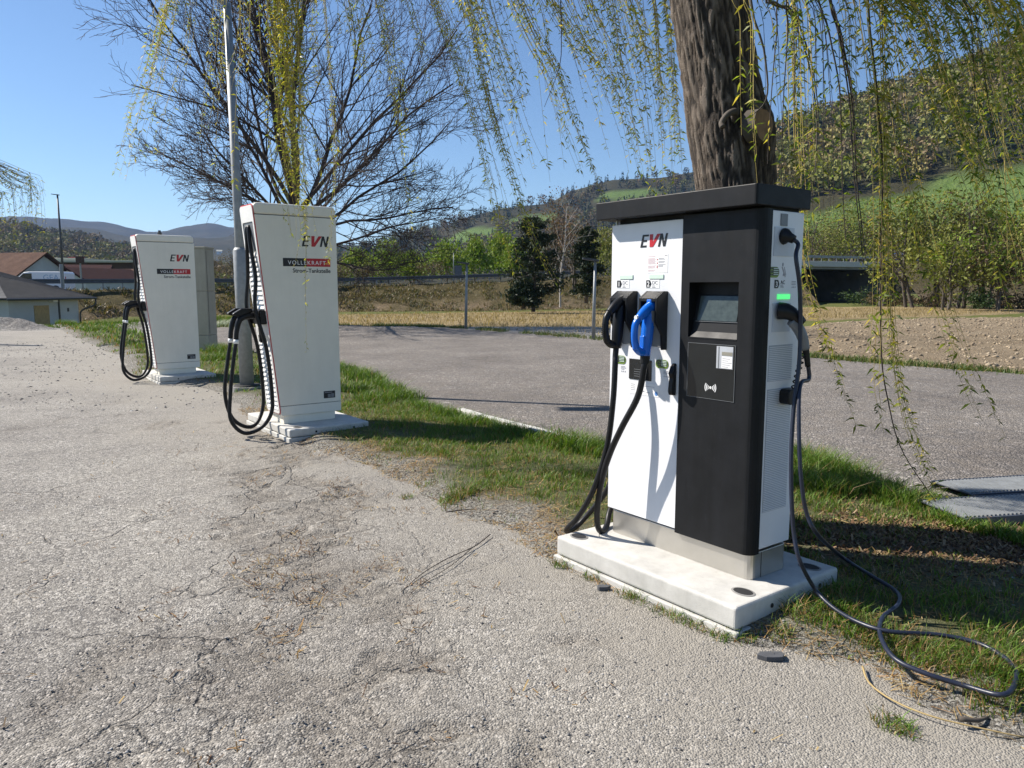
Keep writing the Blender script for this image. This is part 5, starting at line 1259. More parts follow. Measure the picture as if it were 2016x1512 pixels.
# gravel heap at the left
hx, hy = X_(-20, 27.5), 27.5
xs = np.arange(-6.2, 3.6, .07); ys = np.arange(-2.2, 2.4, .07); X, Y, F = grid(xs, ys)
Zh = .72 * np.exp(-((X + 2.2) / 2.6) ** 2 - (Y / .95) ** 2) + .30 * np.exp(-((X - .9) / 1.3) ** 2 - ((Y + .3) / .7) ** 2)
Zh = Zh * (.75 + .5 * fbm(X, Y, 4, 1.7)) + .10 * (fbm(X, Y, 3, 5) - .5) * np.minimum(1, Zh * 5) - .05
o = link('gravel_heap', fast_mesh('gravel_heap', np.c_[X, Y, Zh], F, False), M['gravel'], None, (hx, hy, 0)); tag(o, 'long low heap of grey crushed gravel in front of the shed', 'gravel heap')
# ------------------------------------------------------------------ sticks and dry stalks
def stick(pts, r, label, m='darktwig', name='fallen_twig', br=None):
    P = catmull([g(x, y, z) for x, y, z in pts], 4); c = P[0].copy(); c[2] = 0
    b = MB(); b.tube(P - c, [r, r * .5], 6)
    for q in (br or []): b.tube(catmull([g(x, y, z) for x, y, z in q], 3) - c, [r * .7, r * .3], 5)
    o = b.build(name, M[m], None, smooth=True, loc=tuple(c)); tag(o, label, 'twig'); return o
M['straw'] = simple('dry_straw_stalk', (.38, .28, .12), .7, var=.2, vs=10)
stick([(965, 1052, .012), (935, 1075, .010), (880, 1100, .015), (830, 1130, .012), (790, 1165, .006)], .0035, 'long forked bare willow twig lying on the cracked asphalt', br=[[(930, 1078, .011), (890, 1112, .012), (830, 1150, .01), (800, 1178, .005)]])
stick([(1698, 1312, .02), (1712, 1345, .02), (1760, 1380, .015), (1840, 1412, .02), (1960, 1440, .02), (2020, 1452, .01)], .0042, 'long yellow dry stalk curving along the verge edge beside the cable', 'straw', 'dry_stalk')
stick([(1890, 1415, .03), (1925, 1418, .025), (1945, 1412, .02)], .010, 'short thick brown stick lying in dry grass', 'greybark')
stick([(735, 915, .01), (775, 918, .012), (820, 912, .012)], .004, 'short dry twig on the asphalt by the verge patch')
stick([(878, 1008, .02), (920, 1003, .02), (965, 1002, .015)], .004, 'short dry brown twig beside the lone grass tuft')
stick([(1640, 1020, .08), (1720, 1045, .07), (1800, 1085, .06)], .003, 'straight yellow stalk lying across the litter under the willow', 'straw', 'dry_stalk')
# ------------------------------------------------------------------ fields, bank, far grass
def field_blades(name, n, seed, poly_or_fn, h, w, cols, label, lean=.6):
    r = np.random.default_rng(seed); x, y, z = poly_or_fn(r, n)
    return blades(name, x, y, z, h * r.uniform(.5, 1.3, len(x)), w * r.uniform(.6, 1.3, len(x)), np.array(cols)[r.integers(0, len(cols), len(x))] * r.uniform(.7, 1.25, (len(x), 1)), lean, label, 'grass', seed=seed)
def in_poly(poly, box_, zz):
    def f(r, n):
        x = r.uniform(box_[0], box_[1], n); y = r.uniform(box_[2], box_[3], n); k = sdist(np.c_[x, y], np.array(poly)) > .1
        return x[k], y[k], gz(x[k], y[k]) + zz
    return f
field_blades('field_stubble', 42000, 71, in_poly(STUB, (-20, 40, 22, 72), .03), .22, .030, [(.35, .265, .13), (.41, .32, .17), (.27, .20, .09), (.30, .23, .12)], 'dry yellow stubble of the field behind the lot')
def clods(n, seed):
    r = np.random.default_rng(seed); x = r.uniform(3, 40, n); y = 12 + 34 * r.random(n) ** 1.3; k = sdist(np.c_[x, y], np.array(PLGH)) > .3; x, y = x[k], y[k]
    z = gz(x, y) + .10 + .20 * (fbm(x, y, 4, 2.4) - .5); n = len(x)
    C = np.array([(.29, .23, .155), (.33, .265, .185), (.24, .185, .125), (.35, .285, .20)])
    stones('soil_clods', x, y, z, .02 + .065 * r.random(n) ** 2.2, C[r.integers(0, 4, n)] * r.uniform(.8, 1.2, (n, 1)), 'dry clods of earth on the ploughed field', 'soil', seed, .7)
clods(17000, 72)
def along_far(r, n):
    i = r.random(n) * (len(FARV) - 1); A_ = np.array(FARV); x = np.interp(i, np.arange(len(A_)), A_[:, 0]); y = np.interp(i, np.arange(len(A_)), A_[:, 1])
    o_ = r.normal(.45, .38, n); k = fbm(x, y, 3, .8) + r.normal(0, .05, n) > .38
    x, y = x[k] + .15 * o_[k], y[k] + o_[k]; return x, y, np.full(len(x), -.06)
field_blades('edge_grass', 16000, 73, along_far, .17, .022, [(.07, .13, .02), (.09, .15, .03), (.12, .14, .04), (.24, .19, .08)], 'green grass strip along the far edge of the lot')
def on_bank(r, n):
    x = r.uniform(-45, 35, n); t = r.uniform(-8.6, -.3, n); rz_, wd = road_z(x), np.interp(road_z(x), [1.0, 1.6, 2.2, 5], [.75, .9, 1.5, 1.6])
    y = road_y(x) + t * wd; h = np.interp(t, [-9.5, -7.6, -.5, .4], [-.15, 0, 1, 1]); b0 = gz(x, y) - .05; z = b0 + (rz_ - b0) * h
    z = z + .50 * (fbm(x, y, 4, .75) - .5) * np.interp(t, [-9.5, -8, -1, 0], [.2, 1, .8, 0]); k = fbm(x, y, 3, .9) + r.normal(0, .05, n) > .47
    return x[k], y[k], z[k] - .03
field_blades('bank_grass', 40000, 74, on_bank, .36, .06, [(.10, .085, .03), (.13, .11, .045), (.085, .10, .025), (.20, .15, .08), (.26, .19, .11), (.07, .085, .022)], 'rough brownish grass on the highway embankment', 1.0)
def yard_bank(r, n):
    x = r.uniform(-24, -11, n); y = r.uniform(28, 42, n); return x, y, gz(x, y) - .04
field_blades('bank_grass', 9000, 75, yard_bank, .35, .06, [(.06, .12, .02), (.08, .14, .03), (.05, .09, .015)], 'lush green grass in front of the low shed', .8)

# ------------------------------------------------------------------ trees
def grow(mb, p, d, ln, r0, level, maxl, rs, up=0.0, segs=6, wig=.18, kids=(9, 6, 4), ang=(.5, .95), ratio=(.42, .62), tips=None, droop=0.0, sides=(8, 5, 4, 3), rmin=.0035):
    P = [np.array(p, float)]; d = np.array(d, float) / np.linalg.norm(d)
    for i in range(segs):
        d = d + rs.normal(0, wig / math.sqrt(segs), 3) + np.array((0, 0, up - droop * (i / segs))) / segs; d /= np.linalg.norm(d)
        P.append(P[-1] + d * ln / segs)
    P = np.array(P); mb.tube(P, [r0, max(r0 * .32, rmin * .8)], sides[min(level, 3)], False)
    if tips is not None and level >= maxl - 1: tips.append(P)
    if level < maxl:
        n = kids[min(level, len(kids) - 1)]
        for k in range(n):
            f = .22 + .78 * (k + rs.random()) / n; f = min(f, .98)
            i = f * segs; i0 = min(int(i), segs - 1); q = P[i0] + (P[i0 + 1] - P[i0]) * (i - i0); t = P[i0 + 1] - P[i0]; t /= np.linalg.norm(t)
            s, qv, _ = frame_from(t); a = rs.uniform(0, 2 * math.pi); side = s * math.cos(a) + qv * math.sin(a)
            an = rs.uniform(*ang); nd = t * math.cos(an) + side * math.sin(an)
            grow(mb, q, nd, ln * rs.uniform(*ratio) * (1.15 - .55 * f), max(r0 * (1 - .68 * f) * .50, rmin), level + 1, maxl, rs, up, max(3, segs - 2), wig, kids, ang, ratio, tips, droop, sides, rmin)
    return P
# the big bare tree behind the cream charger
TS = 30.5 / 14.2; BT = np.array([X_(592, 30.5), 30.5, -.1]); rs = np.random.default_rng(101)
bt = empty('bare_tree', tuple(BT), 0, 'big round crowned bare tree behind the cream charger', 'tree')
b = MB(); b.tube(catmull([(0, 0, -.1), (.02, 0, .6), (0, .03, 2.2), (-.03, .02, 4.6)], 5), [.50, .40, .36, .38], 12); b.build('trunk', M['darktwig'], bt, smooth=True)
limbs = [(-.10, 0, 1.0, 5.2, .085), (-.30, .15, 1.0, 5.2, .095), (.12, -.1, 1.0, 5.4, .095), (.02, .3, 1.0, 5.0, .08), (-.50, -.2, .95, 4.2, .07), (.50, .1, .9, 4.4, .075), (-.80, .2, .85, 3.4, .06), (.85, -.25, .70, 3.8, .06),
         (-1.0, -.15, .60, 2.7, .050), (1.0, .2, .38, 3.5, .050), (.9, -.45, .26, 3.0, .045), (-1.0, .3, .40, 2.3, .040), (1.0, .05, .14, 2.7, .042), (-.35, -.9, .55, 3.0, .05), (.3, .9, .5, 3.2, .05), (.55, -.8, .35, 3.0, .045), (-.7, -.4, .5, 2.4, .036), (1.0, -.25, .02, 2.1, .034), (.75, .3, 1.0, 4.4, .06), (-.65, .3, 1.0, 4.6, .06)]
for i, (dx, dy, dz, ln, r0) in enumerate(limbs):
    b = MB(); p0 = (.08 * dx, .08 * dy, 3.3 + 1.4 * max(0, dz) * (.6 + .4 * rs.random()) - (.5 if dz < .2 else 0))
    grow(b, p0, (dx, dy, dz), ln * TS, r0 * 1.4, 0, 3, rs, .22 if dz > .3 else .10, 8, .25, (17, 9, 4), (.40, .95), (.34, .55), droop=.30 if dz < .3 else .05, rmin=.0075)
    o = b.build('limb', M['darktwig'], bt, smooth=True)
# ------------------------------------------------------------------ the weeping willow
WT = np.array([1.335, 4.44, 0.02]); wl = empty('weeping_willow', tuple(WT), 0, 'weeping willow with thick furrowed trunk and hanging yellow green branches', 'tree')
axis = np.array([(1.33, 4.44, -.1), (1.335, 4.44, .3), (1.345, 4.46, 1.0), (1.335, 4.49, 1.6), (1.30, 4.50, 2.07), (1.215, 4.50, 2.55), (1.105, 4.50, 3.1), (1.04, 4.52, 3.6), (1.0, 4.55, 4.1)])
ax = catmull(axis, 24); rad = np.interp(ax[:, 2], [-.1, .2, .8, 1.6, 2.07, 2.35, 2.6, 3.1, 3.7, 4.1], [.29, .262, .25, .245, .235, .245, .228, .220, .225, .20])
nS = 180; th = np.linspace(0, 2 * np.pi, nS, endpoint=False); V = []; RG = []
TH, ZZ = np.meshgrid(th, ax[:, 2])
tw = TH + .12 * ZZ
cxn, syn = np.cos(tw), np.sin(tw)
wv = fbm(cxn * 2.4 + 5 + .25 * fbm(ZZ, tw, 2, 3), ZZ * 1.4 + syn * 2.4, 4, 1.0)
f1 = np.abs(fbm(tw * 6.0 + 1.9 * wv + .9 * fbm(cxn * 3, ZZ * 2.6 + syn * 3, 3, 1.8), ZZ * 2.6 + syn * .7, 4, 2.2) - .5) * 2
f1[:, -10:] = f1[:, -10:] * np.linspace(1, .0, 10) + f1[:, :1] * np.linspace(0, 1., 10)
ridge = sstep(.02, .36, f1); ridge = ridge * (.55 + .45 * sstep(.3, .6, fbm(tw * 9, ZZ * 9 + syn, 3, 1.0))); dspl = .012 * ridge + .014 * (wv - .5)
knot = .055 * np.exp(-(((TH - 5.35 + np.pi) % (2 * np.pi) - np.pi) / .38) ** 2 - ((ZZ - 2.42) / .16) ** 2)
RR = rad[:, None] - .018 + dspl + knot
V = np.stack([ax[:, 0][:, None] + RR * np.cos(TH), ax[:, 1][:, None] + RR * np.sin(TH), ZZ], -1).reshape(-1, 3) - WT
i = np.arange(len(ax) * nS).reshape(len(ax), nS); j = np.roll(i, -1, 1); F = np.stack([i[:-1], j[:-1], j[1:], i[1:]], -1).reshape(-1, 4)
tk = link('trunk', fast_mesh('trunk', V, F, True, attrs={'ridge': ridge.ravel()}), M['bark'], wl)
# sawn stumps
def stump(p, d, r, ln, nm='sawn_stump'):
    d = np.array(d) / np.linalg.norm(d); b = MB(); b.tube([p, p + d * ln * .4, p + d * ln], [r * 1.12, r * 1.03, r], 18, False); o = b.build(nm, M['greybark'], tk, smooth=True)
    s, q, _ = frame_from(d); b = MB(); b.add([p + d * ln + (s * math.cos(a) + q * math.sin(a)) * r * (1 + .05 * math.sin(3 * a)) for a in np.linspace(0, 6.283, 23)[:-1]], [tuple(range(22))]); b.build('cut_face', M['wood'], o)
sc = at(1498, 246, 4.20) - WT; stump(sc - np.array((.03, -.06, 0)), (.62, -.78, .04), .084, .075)
sc = at(1420, 250, 4.245) - WT; b = MB(); b.tube(catmull([sc + np.array((.085, .06, .04)), sc + np.array((.07, -.01, .075)), sc + np.array((.025, -.03, .06)), sc + np.array((-.008, -.035, .015)), sc + np.array((-.005, -.05, -.012))], 5), [.026, .021, .017, .015, .016], 10); b.build('branch_stub', M['greybark'], tk, smooth=True)
# boughs above the frame
LEAFC = np.array([(.40, .38, .05), (.48, .42, .07), (.30, .34, .04), (.24, .31, .04), (.52, .42, .09), (.34, .37, .06)])
DLEAF = np.array([(.12, .18, .03), (.16, .22, .035), (.20, .25, .04), (.09, .14, .03), (.26, .28, .05)])
def strand_leaves(P, n, size, pal, rs, f0=.1):
    """narrow leaves in small sprays along a strand; returns verts, cols"""
    s = np.r_[0, np.cumsum(np.linalg.norm(np.diff(P, axis=0), axis=1))]; f = f0 + (1 - f0) * rs.random(n)
    c = np.stack([np.interp(f * s[-1], s, P[:, k]) for k in range(3)], -1)
    t = np.array([0, 0, -1.0]); a = rs.uniform(0, 2 * np.pi, n); out = np.stack([np.cos(a), np.sin(a), rs.normal(-.35, .45, n)], -1); out /= np.linalg.norm(out, axis=1)[:, None]
    ln = size * .92 * rs.uniform(.35, 1.3, n)[:, None]; w = ln * .12
    sd = np.cross(out, rs.normal(size=(n, 3))); sd /= np.linalg.norm(sd, axis=1)[:, None]
    bend = np.array([0, 0, -1.0]) * ln * .22
    V = np.stack([c, c + out * ln * .45 + sd * w, c + out * ln + bend, c + out * ln * .45 - sd * w], 1)
    col = pal[rs.integers(0, len(pal), n)] * rs.uniform(.75, 1.25, (n, 1))
    return V.reshape(-1, 3), np.repeat(col, 4, 0)
def hanging(tree, O, pts, n, spread, leaves, size, pal, seed, r0=.0026, twig='twig', lift=None, hub=None, vary=.35, short=.35):
    """a hanging branch: n thin strands that follow a polyline of (px, py, depth)"""
    rs = np.random.default_rng(seed); C_ = np.array([at(x, y, Y) for x, y, Y in pts])
    if hub is not None:
        C_ = np.concatenate([[np.array(hub), (np.array(hub) + C_[0]) / 2 + np.array((0, 0, .45))], C_])
    C_ = catmull(C_, 5) - O
    s = np.linspace(0, 1, len(C_)); b = MB(); LV, LC = [], []
    for k in range(n):
        e = 1 - short * rs.random() ** 1.2 if k else 1.0
        m_ = max(5, int(len(C_) * .9)); f = np.linspace(0, e, m_); P = np.stack([np.interp(f, s, C_[:, q]) for q in range(3)], -1)
        off = rs.normal(0, 1, 3) * np.array((1, 1, .25)) * spread; w1 = rs.normal(0, spread * vary, (3,)); w2 = rs.normal(0, spread * vary, (3,))
        P = P + off * (.30 * np.minimum(1, f * 4) + .70 * f ** .7)[:, None] + w1 * np.sin(f * 4.2 + rs.uniform(0, 6))[:, None] * f[:, None] + w2 * np.sin(f * 9 + rs.uniform(0, 6))[:, None] * f[:, None] * .6
        b.tube(P, [r0, r0 * .8, r0 * .35], 3 if r0 < .004 else 5, False)
        nl = int(leaves * 1.05 * rs.uniform(.5, 1.4)); v, c = strand_leaves(P, nl, size, pal, rs, .30 if hub is not None else .02); LV.append(v); LC.append(c)
    o = b.build('hanging_branch', M[twig], tree, smooth=True)
    V = np.concatenate(LV); me = fast_mesh('leaves', V, np.arange(len(V)).reshape(-1, 4), False, col=np.concatenate(LC))
    lo = link('leaves', me, M['willowleaf'], o); tag(lo, kind='stuff'); return o
CROWN = np.array((1.0, 4.55, 4.1)); boughs = []
def bough(pts, r0, r1=.012):
    b = MB(); b.tube(catmull([CROWN] + [np.array(p, float) for p in pts], 6) - WT, [r0, (r0 + r1) * .45, r1], 9); return b.build('bough', M['greybark'], wl, smooth=True)
hubs = {'l': (-1.9, 6.9, 5.6), 'll': (-3.1, 7.0, 5.4), 'c': (-.4, 6.0, 5.4), 'cr': (.6, 5.4, 5.2), 'n': (1.3, 4.9, 5.0), 'r': (2.0, 4.2, 4.9), 'rr': (2.9, 4.0, 4.8), 'rrr': (3.6, 4.3, 4.9)}
bough([(.2, 5.2, 5.1), (-.9, 6.2, 5.7), hubs['l'], hubs['ll']], .11); bough([(.6, 5.0, 5.2), hubs['cr'], hubs['c']], .07)
bough([(1.2, 4.6, 4.8), hubs['n']], .05); bough([(1.5, 4.4, 4.8), hubs['r'], hubs['rr']], .10); bough([(1.6, 4.6, 5.0), (2.6, 4.6, 5.3), hubs['rrr']], .08); bough([(.9, 4.9, 5.3), (.6, 5.4, 6.4), (.2, 6.0, 7.2)], .12)
W_ = []
def hang(h, pts, n, spread, leaves, size=.045, pal=LEAFC, **kw):
    W_.append(hanging(wl, WT, pts, n, spread, leaves, size, pal, 200 + len(W_), hub=hubs[h], **kw))
# (pixel x, pixel y, depth in metres)
hang('ll', [(345, -90, 6.9), (330, 0, 6.9), (305, 120, 6.9), (268, 250, 6.9), (241, 358, 6.9)], 22, .075, 80, short=.5)
hang('ll', [(372, -80, 6.9), (368, 60, 6.9), (345, 150, 6.9), (310, 260, 6.9), (300, 340, 6.9)], 5, .05, 40)
hang('ll', [(430, -80, 7.0), (425, 80, 7.0), (412, 220, 7.0), (404, 345, 7.0)], 6, .06, 50)
hang('ll', [(470, -80, 6.8), (472, 90, 6.8), (440, 160, 6.8), (420, 260, 6.8)], 5, .07, 45)
hang('l', [(548, -90, 6.6), (558, 60, 6.6), (566, 200, 6.6), (580, 320, 6.6), (592, 415, 6.6)], 46, .14, 85, short=.6)
hang('l', [(566, -90, 6.5), (572, 120, 6.5), (575, 280, 6.5), (588, 400, 6.5), (602, 490, 6.5)], 26, .10, 95, short=.5)
hang('l', [(575, -90, 6.6), (590, 200, 6.6), (600, 420, 6.6), (598, 560, 6.6), (602, 695, 6.6)], 2, .02, 60)
hang('l', [(530, -80, 6.7), (536, 100, 6.7), (560, 300, 6.7), (590, 440, 6.7), (575, 525, 6.7)], 4, .05, 70)
hang('l', [(632, -80, 6.7), (650, 150, 6.7), (662, 300, 6.7), (658, 420, 6.7), (650, 520, 6.7)], 4, .03, 85)
hang('l', [(610, -80, 6.7), (618, 80, 6.7), (628, 190, 6.7)], 6, .06, 45)
hang('l', [(672, -90, 6.6), (690, 20, 6.6), (702, 90, 6.6), (722, 170, 6.6)], 10, .045, 70)
hang('c', [(742, -90, 6.5), (762, 60, 6.5), (785, 190, 6.5), (805, 320, 6.5), (818, 440, 6.5)], 10, .04, 80)
hang('c', [(700, -90, 6.5), (718, 80, 6.5), (732, 160, 6.5)], 6, .04, 60)
hang('c', [(785, -90, 6.4), (806, 20, 6.4), (830, 110, 6.4), (846, 205, 6.4)], 7, .035, 45)
hang('c', [(835, -90, 6.2), (861, 10, 6.2), (900, 120, 6.2), (935, 223, 6.2), (968, 350, 6.2), (992, 465, 6.2), (1018, 565, 6.2)], 9, .035, 100)
hang('c', [(895, -90, 6.1), (924, 0, 6.1), (950, 130, 6.1), (976, 242, 6.1), (1010, 350, 6.1), (1045, 455, 6.1), (1108, 580, 6.1)], 15, .035, 100)
hang('c', [(930, -90, 6.1), (955, 20, 6.1), (985, 120, 6.1), (1020, 230, 6.1), (1052, 340, 6.1)], 8, .05, 70)
hang('c', [(960, -80, 6.0), (985, 30, 6.0), (1020, 140, 6.0), (1062, 260, 6.0), (1100, 330, 6.0)], 5, .06, 70)
hang('cr', [(985, -90, 5.8), (1014, 0, 5.8), (1050, 80, 5.8), (1088, 149, 5.8), (1120, 250, 5.8), (1150, 330, 5.8), (1174, 405, 5.8)], 16, .045, 95)
hang('cr', [(1040, -90, 5.8), (1060, 20, 5.8), (1078, 130, 5.8), (1090, 230, 5.8), (1102, 360, 5.8)], 5, .04, 60)
hang('cr', [(1058, -90, 5.7), (1088, 0, 5.7), (1140, 80, 5.7), (1203, 156, 5.7), (1240, 250, 5.7), (1263, 350, 5.7)], 11, .05, 90)
hang('cr', [(1175, -90, 5.5), (1196, 0, 5.5), (1215, 110, 5.5), (1240, 238, 5.5), (1262, 362, 5.5)], 10, .055, 85)
hang('n', [(1225, -90, 5.4), (1240, 30, 5.4), (1270, 150, 5.4), (1288, 260, 5.4), (1300, 385, 5.4)], 12, .07, 90)
hang('n', [(1285, -90, 5.3), (1290, 40, 5.3), (1296, 149, 5.3), (1304, 270, 5.3), (1307, 380, 5.3)], 12, .065, 85)
hang('n', [(1310, -90, 5.3), (1322, 60, 5.3), (1330, 200, 5.3), (1340, 330, 5.3)], 8, .07, 80)
hang('cr', [(1130, -90, 5.6), (1150, 30, 5.6), (1190, 130, 5.6), (1215, 220, 5.6)], 9, .09, 70)
hang('cr', [(1105, -90, 5.6), (1104, 60, 5.6), (1100, 130, 5.6), (1070, 210, 5.6)], 1, .01, 8, twig='darktwig', r0=.005)
# right of the trunk
MIX = np.concatenate([DLEAF, LEAFC]); hr = [.048]
hang('r', [(1478, -80, 4.1), (1500, 100, 4.1), (1505, 190, 4.1), (1470, 230, 4.1)], 1, .01, 14, .05, DLEAF, r0=.008, twig='greybark')
hang('r', [(1516, -60, 4.0), (1522, 6, 4.0), (1553, 24, 4.0), (1590, 123, 4.0), (1606, 240, 4.0), (1600, 360, 4.0)], 2, .02, 60, .05, MIX, r0=.007, twig='greybark')
hang('r', [(1560, -80, 4.0), (1552, 60, 4.0), (1545, 200, 4.0), (1540, 372, 4.0)], 3, .03, 55, .05, MIX, r0=.005, twig='darktwig')
hang('r', [(1628, -80, 4.0), (1648, 70, 4.0), (1671, 194, 4.0), (1678, 370, 4.0), (1690, 520, 4.0)], 4, .04, 85, .05, DLEAF, r0=.006, twig='darktwig')
hang('r', [(1712, -80, 3.9), (1727, 162, 3.9), (1740, 324, 3.9), (1737, 500, 3.9), (1738, 694, 3.9), (1752, 791, 3.9), (1779, 888, 3.9), (1846, 990, 3.9)], 1, .005, 150, .05, MIX, r0=.006, twig='darktwig')
hang('r', [(1700, -80, 3.9), (1718, 200, 3.9), (1726, 420, 3.9), (1722, 640, 3.9), (1715, 760, 3.9), (1728, 850, 3.9)], 3, .03, 120, .05, MIX)
hang('r', [(1735, -80, 3.9), (1742, 300, 3.9), (1752, 620, 3.9), (1775, 800, 3.9), (1815, 910, 3.9), (1852, 992, 3.9)], 5, .03, 130, .05, MIX, short=.15)
hang('r', [(1570, -80, 4.1), (1562, 200, 4.1), (1572, 420, 4.1), (1588, 560, 4.1), (1630, 690, 4.1), (1684, 845, 4.1)], 5, .03, 130, .048, MIX, short=.2)
hang('rr', [(1760, -80, 3.9), (1768, 200, 3.9), (1790, 350, 3.9), (1833, 532, 3.9), (1884, 694, 3.9), (1954, 862, 3.9)], 5, .03, 130, .05, MIX, short=.25)
hang('rr', [(1955, -80, 3.6), (1966, 60, 3.6), (1976, 280, 3.6), (1985, 512, 3.6)], 1, .01, 40, .05, LEAFC, r0=.005, twig='twig')
rs = np.random.default_rng(77)
for k in range(13):        # the loose curtain right of the trunk
    x0 = rs.uniform(1490, 2040); ye = rs.uniform(230, 560); D_ = rs.uniform(3.7, 5.4); ln_ = (x0 - 1480) / 560
    x1 = x0 + (20 + 120 * ln_) * (ye / 500) + rs.normal(0, 18)
    hang('r' if x0 < 1700 else 'rr' if x0 < 1880 else 'rrr', [(x0 - 12, -90, D_), (x0 + (x1 - x0) * .12, 40, D_), (x0 + (x1 - x0) * .45, ye * .5, D_), (x1, ye, D_)], 5, .055, 58, .05, MIX if k % 2 else DLEAF, r0=.003, twig='twig' if k % 2 else 'darktwig')
for k in range(17):        # the dense slanting mass at the far right
    x0 = rs.uniform(1740, 2010); ye = rs.uniform(300, 700); D_ = rs.uniform(3.6, 5.0); x1 = x0 + ye * rs.uniform(.28, .42)
    hang('rr' if x0 < 1850 else 'rrr', [(x0 - 20, -90, D_), (x0 + (x1 - x0) * .15, 40, D_), (x0 + (x1 - x0) * .55, ye * .5, D_), (x1, ye, D_)], 7, .06, 100, .05, MIX if k % 3 else DLEAF)
for k in range(14):        # fine strands over the middle of the picture
    x0 = rs.uniform(860, 1320); ye = rs.uniform(90, 330); D_ = rs.uniform(5.4, 6.4)
    hang('c' if x0 < 1050 else 'cr', [(x0 - 30, -90, D_), (x0, 20, D_), (x0 + ye * .22, ye * .55, D_), (x0 + ye * .38, ye, D_)], 4, .05, 60, .042, LEAFC)
# ------------------------------------------------------------------ the next willow at the left edge
W2 = np.array([X_(-190, 21), 21., 0]); w2 = empty('weeping_willow', tuple(W2), 0, 'second willow with thin drooping twigs at the gravel yard', 'tree')
b = MB(); b.tube(catmull([(0, 0, -.1), (.05, 0, 1.2), (.1, 0, 2.6), (.35, 0, 4.2)], 5), [.24, .2, .17, .12], 10); b.build('trunk', M['greybark'], w2, smooth=True)
for k in range(9):
    e = rs.uniform(.4, 1.0); xe, ye = -70 + 145 * e, 332 + 30 * rs.random() + 60 * (1 - e)
    hanging(w2, W2, [(-150, 300 - 20 * rs.random(), 21), (-90 + 40 * e, 300 + 12 * rs.random(), 21), (xe - 35, ye - 8, 21), (xe - 6, ye + 12, 21), (xe + rs.normal(0, 5), ye + rs.uniform(60, 150), 21)], 6, .22, 45, .10, LEAFC * .75, 400 + k, r0=.006, twig='greybark')
# ------------------------------------------------------------------ mid-distance trees
def cloud_tree(name, px, pyb, pyt, Y, wpx, label, pal, seed, n=2600, group='trees beyond the lot', bark='greybark', leaf=.16, shape='round', lower=.25, trunks=1, zb=None):
    rs = np.random.default_rng(seed); bs = at(px, pyb, Y); tp = at(px, pyt, Y); H_ = tp[2] - bs[2]; R_ = wpx / FPX * Y / 2
    t = empty(name, tuple(bs), rs.uniform(0, 6), label, 'tree', group)
    b = MB(); tips = []
    for q in range(trunks):
        d = np.array((rs.normal(0, .12), rs.normal(0, .12), 1.0)) if trunks > 1 else np.array((0, 0, 1.0)); off = np.array((rs.normal(0, .25), rs.normal(0, .25), -.2)) * (trunks > 1) + np.array((0, 0, -.2 * (trunks == 1)))
        grow(b, off, d, H_ * .88, max(.06, H_ * .018) * (.55 if bark == 'birch' else 1), 0, 2, rs, .1, 6, .22, (12, 5), (.45, .95), (.30, .50), tips, sides=(6, 3, 3, 3))
    b.build('trunk', M[bark], t, smooth=True)
    # clumped leaves
    nc = 46; cc = []
    while len(cc) < nc:
        p = rs.normal(0, .45, 3); 
        if np.linalg.norm(p) > 1: continue
        cc.append(p)
    cc = np.array(cc); zc = lower + (1 - lower) * (cc[:, 2] * .5 + .5)
    wr = np.sqrt(np.clip(1 - ((zc - (lower + .45 * (1 - lower))) / (.62 * (1 - lower) + .02)) ** 2, .08, 1)) if shape == 'round' else (1.06 - zc) * 1.1
    cl = np.c_[cc[:, 0] * 1.4 * wr * R_, cc[:, 1] * 1.4 * wr * R_, zc * H_]
    i_ = rs.integers(0, nc, n); c = cl[i_] + rs.normal(0, 1, (n, 3)) * np.array((.20 * R_, .20 * R_, .10 * H_ * (1 if shape == 'round' else .5)))
    if shape == 'weep': c[:, 2] -= np.abs(rs.normal(0, .08 * H_, n))
    c[:, 2] = np.clip(c[:, 2], lower * .6 * H_, H_ * 1.02)
    a = rs.normal(size=(n, 3)); a /= np.linalg.norm(a, axis=1)[:, None]
    if shape == 'weep': a[:, 2] -= 1.2; a /= np.linalg.norm(a, axis=1)[:, None]
    bq = np.cross(a, rs.normal(size=(n, 3))); bq /= np.linalg.norm(bq, axis=1)[:, None]
    s1 = leaf * rs.uniform(.5, 1.4, (n, 1)); s2 = s1 * rs.uniform(.3, .7, (n, 1))
    V = np.stack([c - a * s1, c - bq * s2, c + a * s1, c + bq * s2], 1).reshape(-1, 3)
    cl_c = np.array(pal)[rs.integers(0, len(pal), nc)]; col = cl_c[i_] * rs.uniform(.7, 1.3, (n, 1))
    lo = link('crown', fast_mesh('crown', V, np.arange(len(V)).reshape(-1, 4), False, col=np.repeat(col, 4, 0)), M['leaf'], t)
    return t
YG = [(.16, .24, .02), (.20, .27, .03), (.13, .21, .02), (.23, .28, .04)]; OL = [(.17, .19, .04), (.21, .22, .045), (.14, .17, .04), (.23, .225, .06)]; BRN = [(.10, .07, .045), (.12, .085, .05), (.085, .07, .04), (.13, .10, .05)]
spots = [(705, 548, 478, 125, 70, YG), (765, 548, 468, 120, 110, YG), (815, 548, 490, 128, 70, YG), (880, 546, 470, 118, 120, YG), (935, 545, 462, 122, 80, YG), (985, 543, 452, 126, 100, YG), (1015, 540, 470, 116, 70, YG), (690, 550, 500, 135, 60, OL), (1190, 540, 430, 130, 110, OL), (1235, 536, 440, 124, 90, OL)]
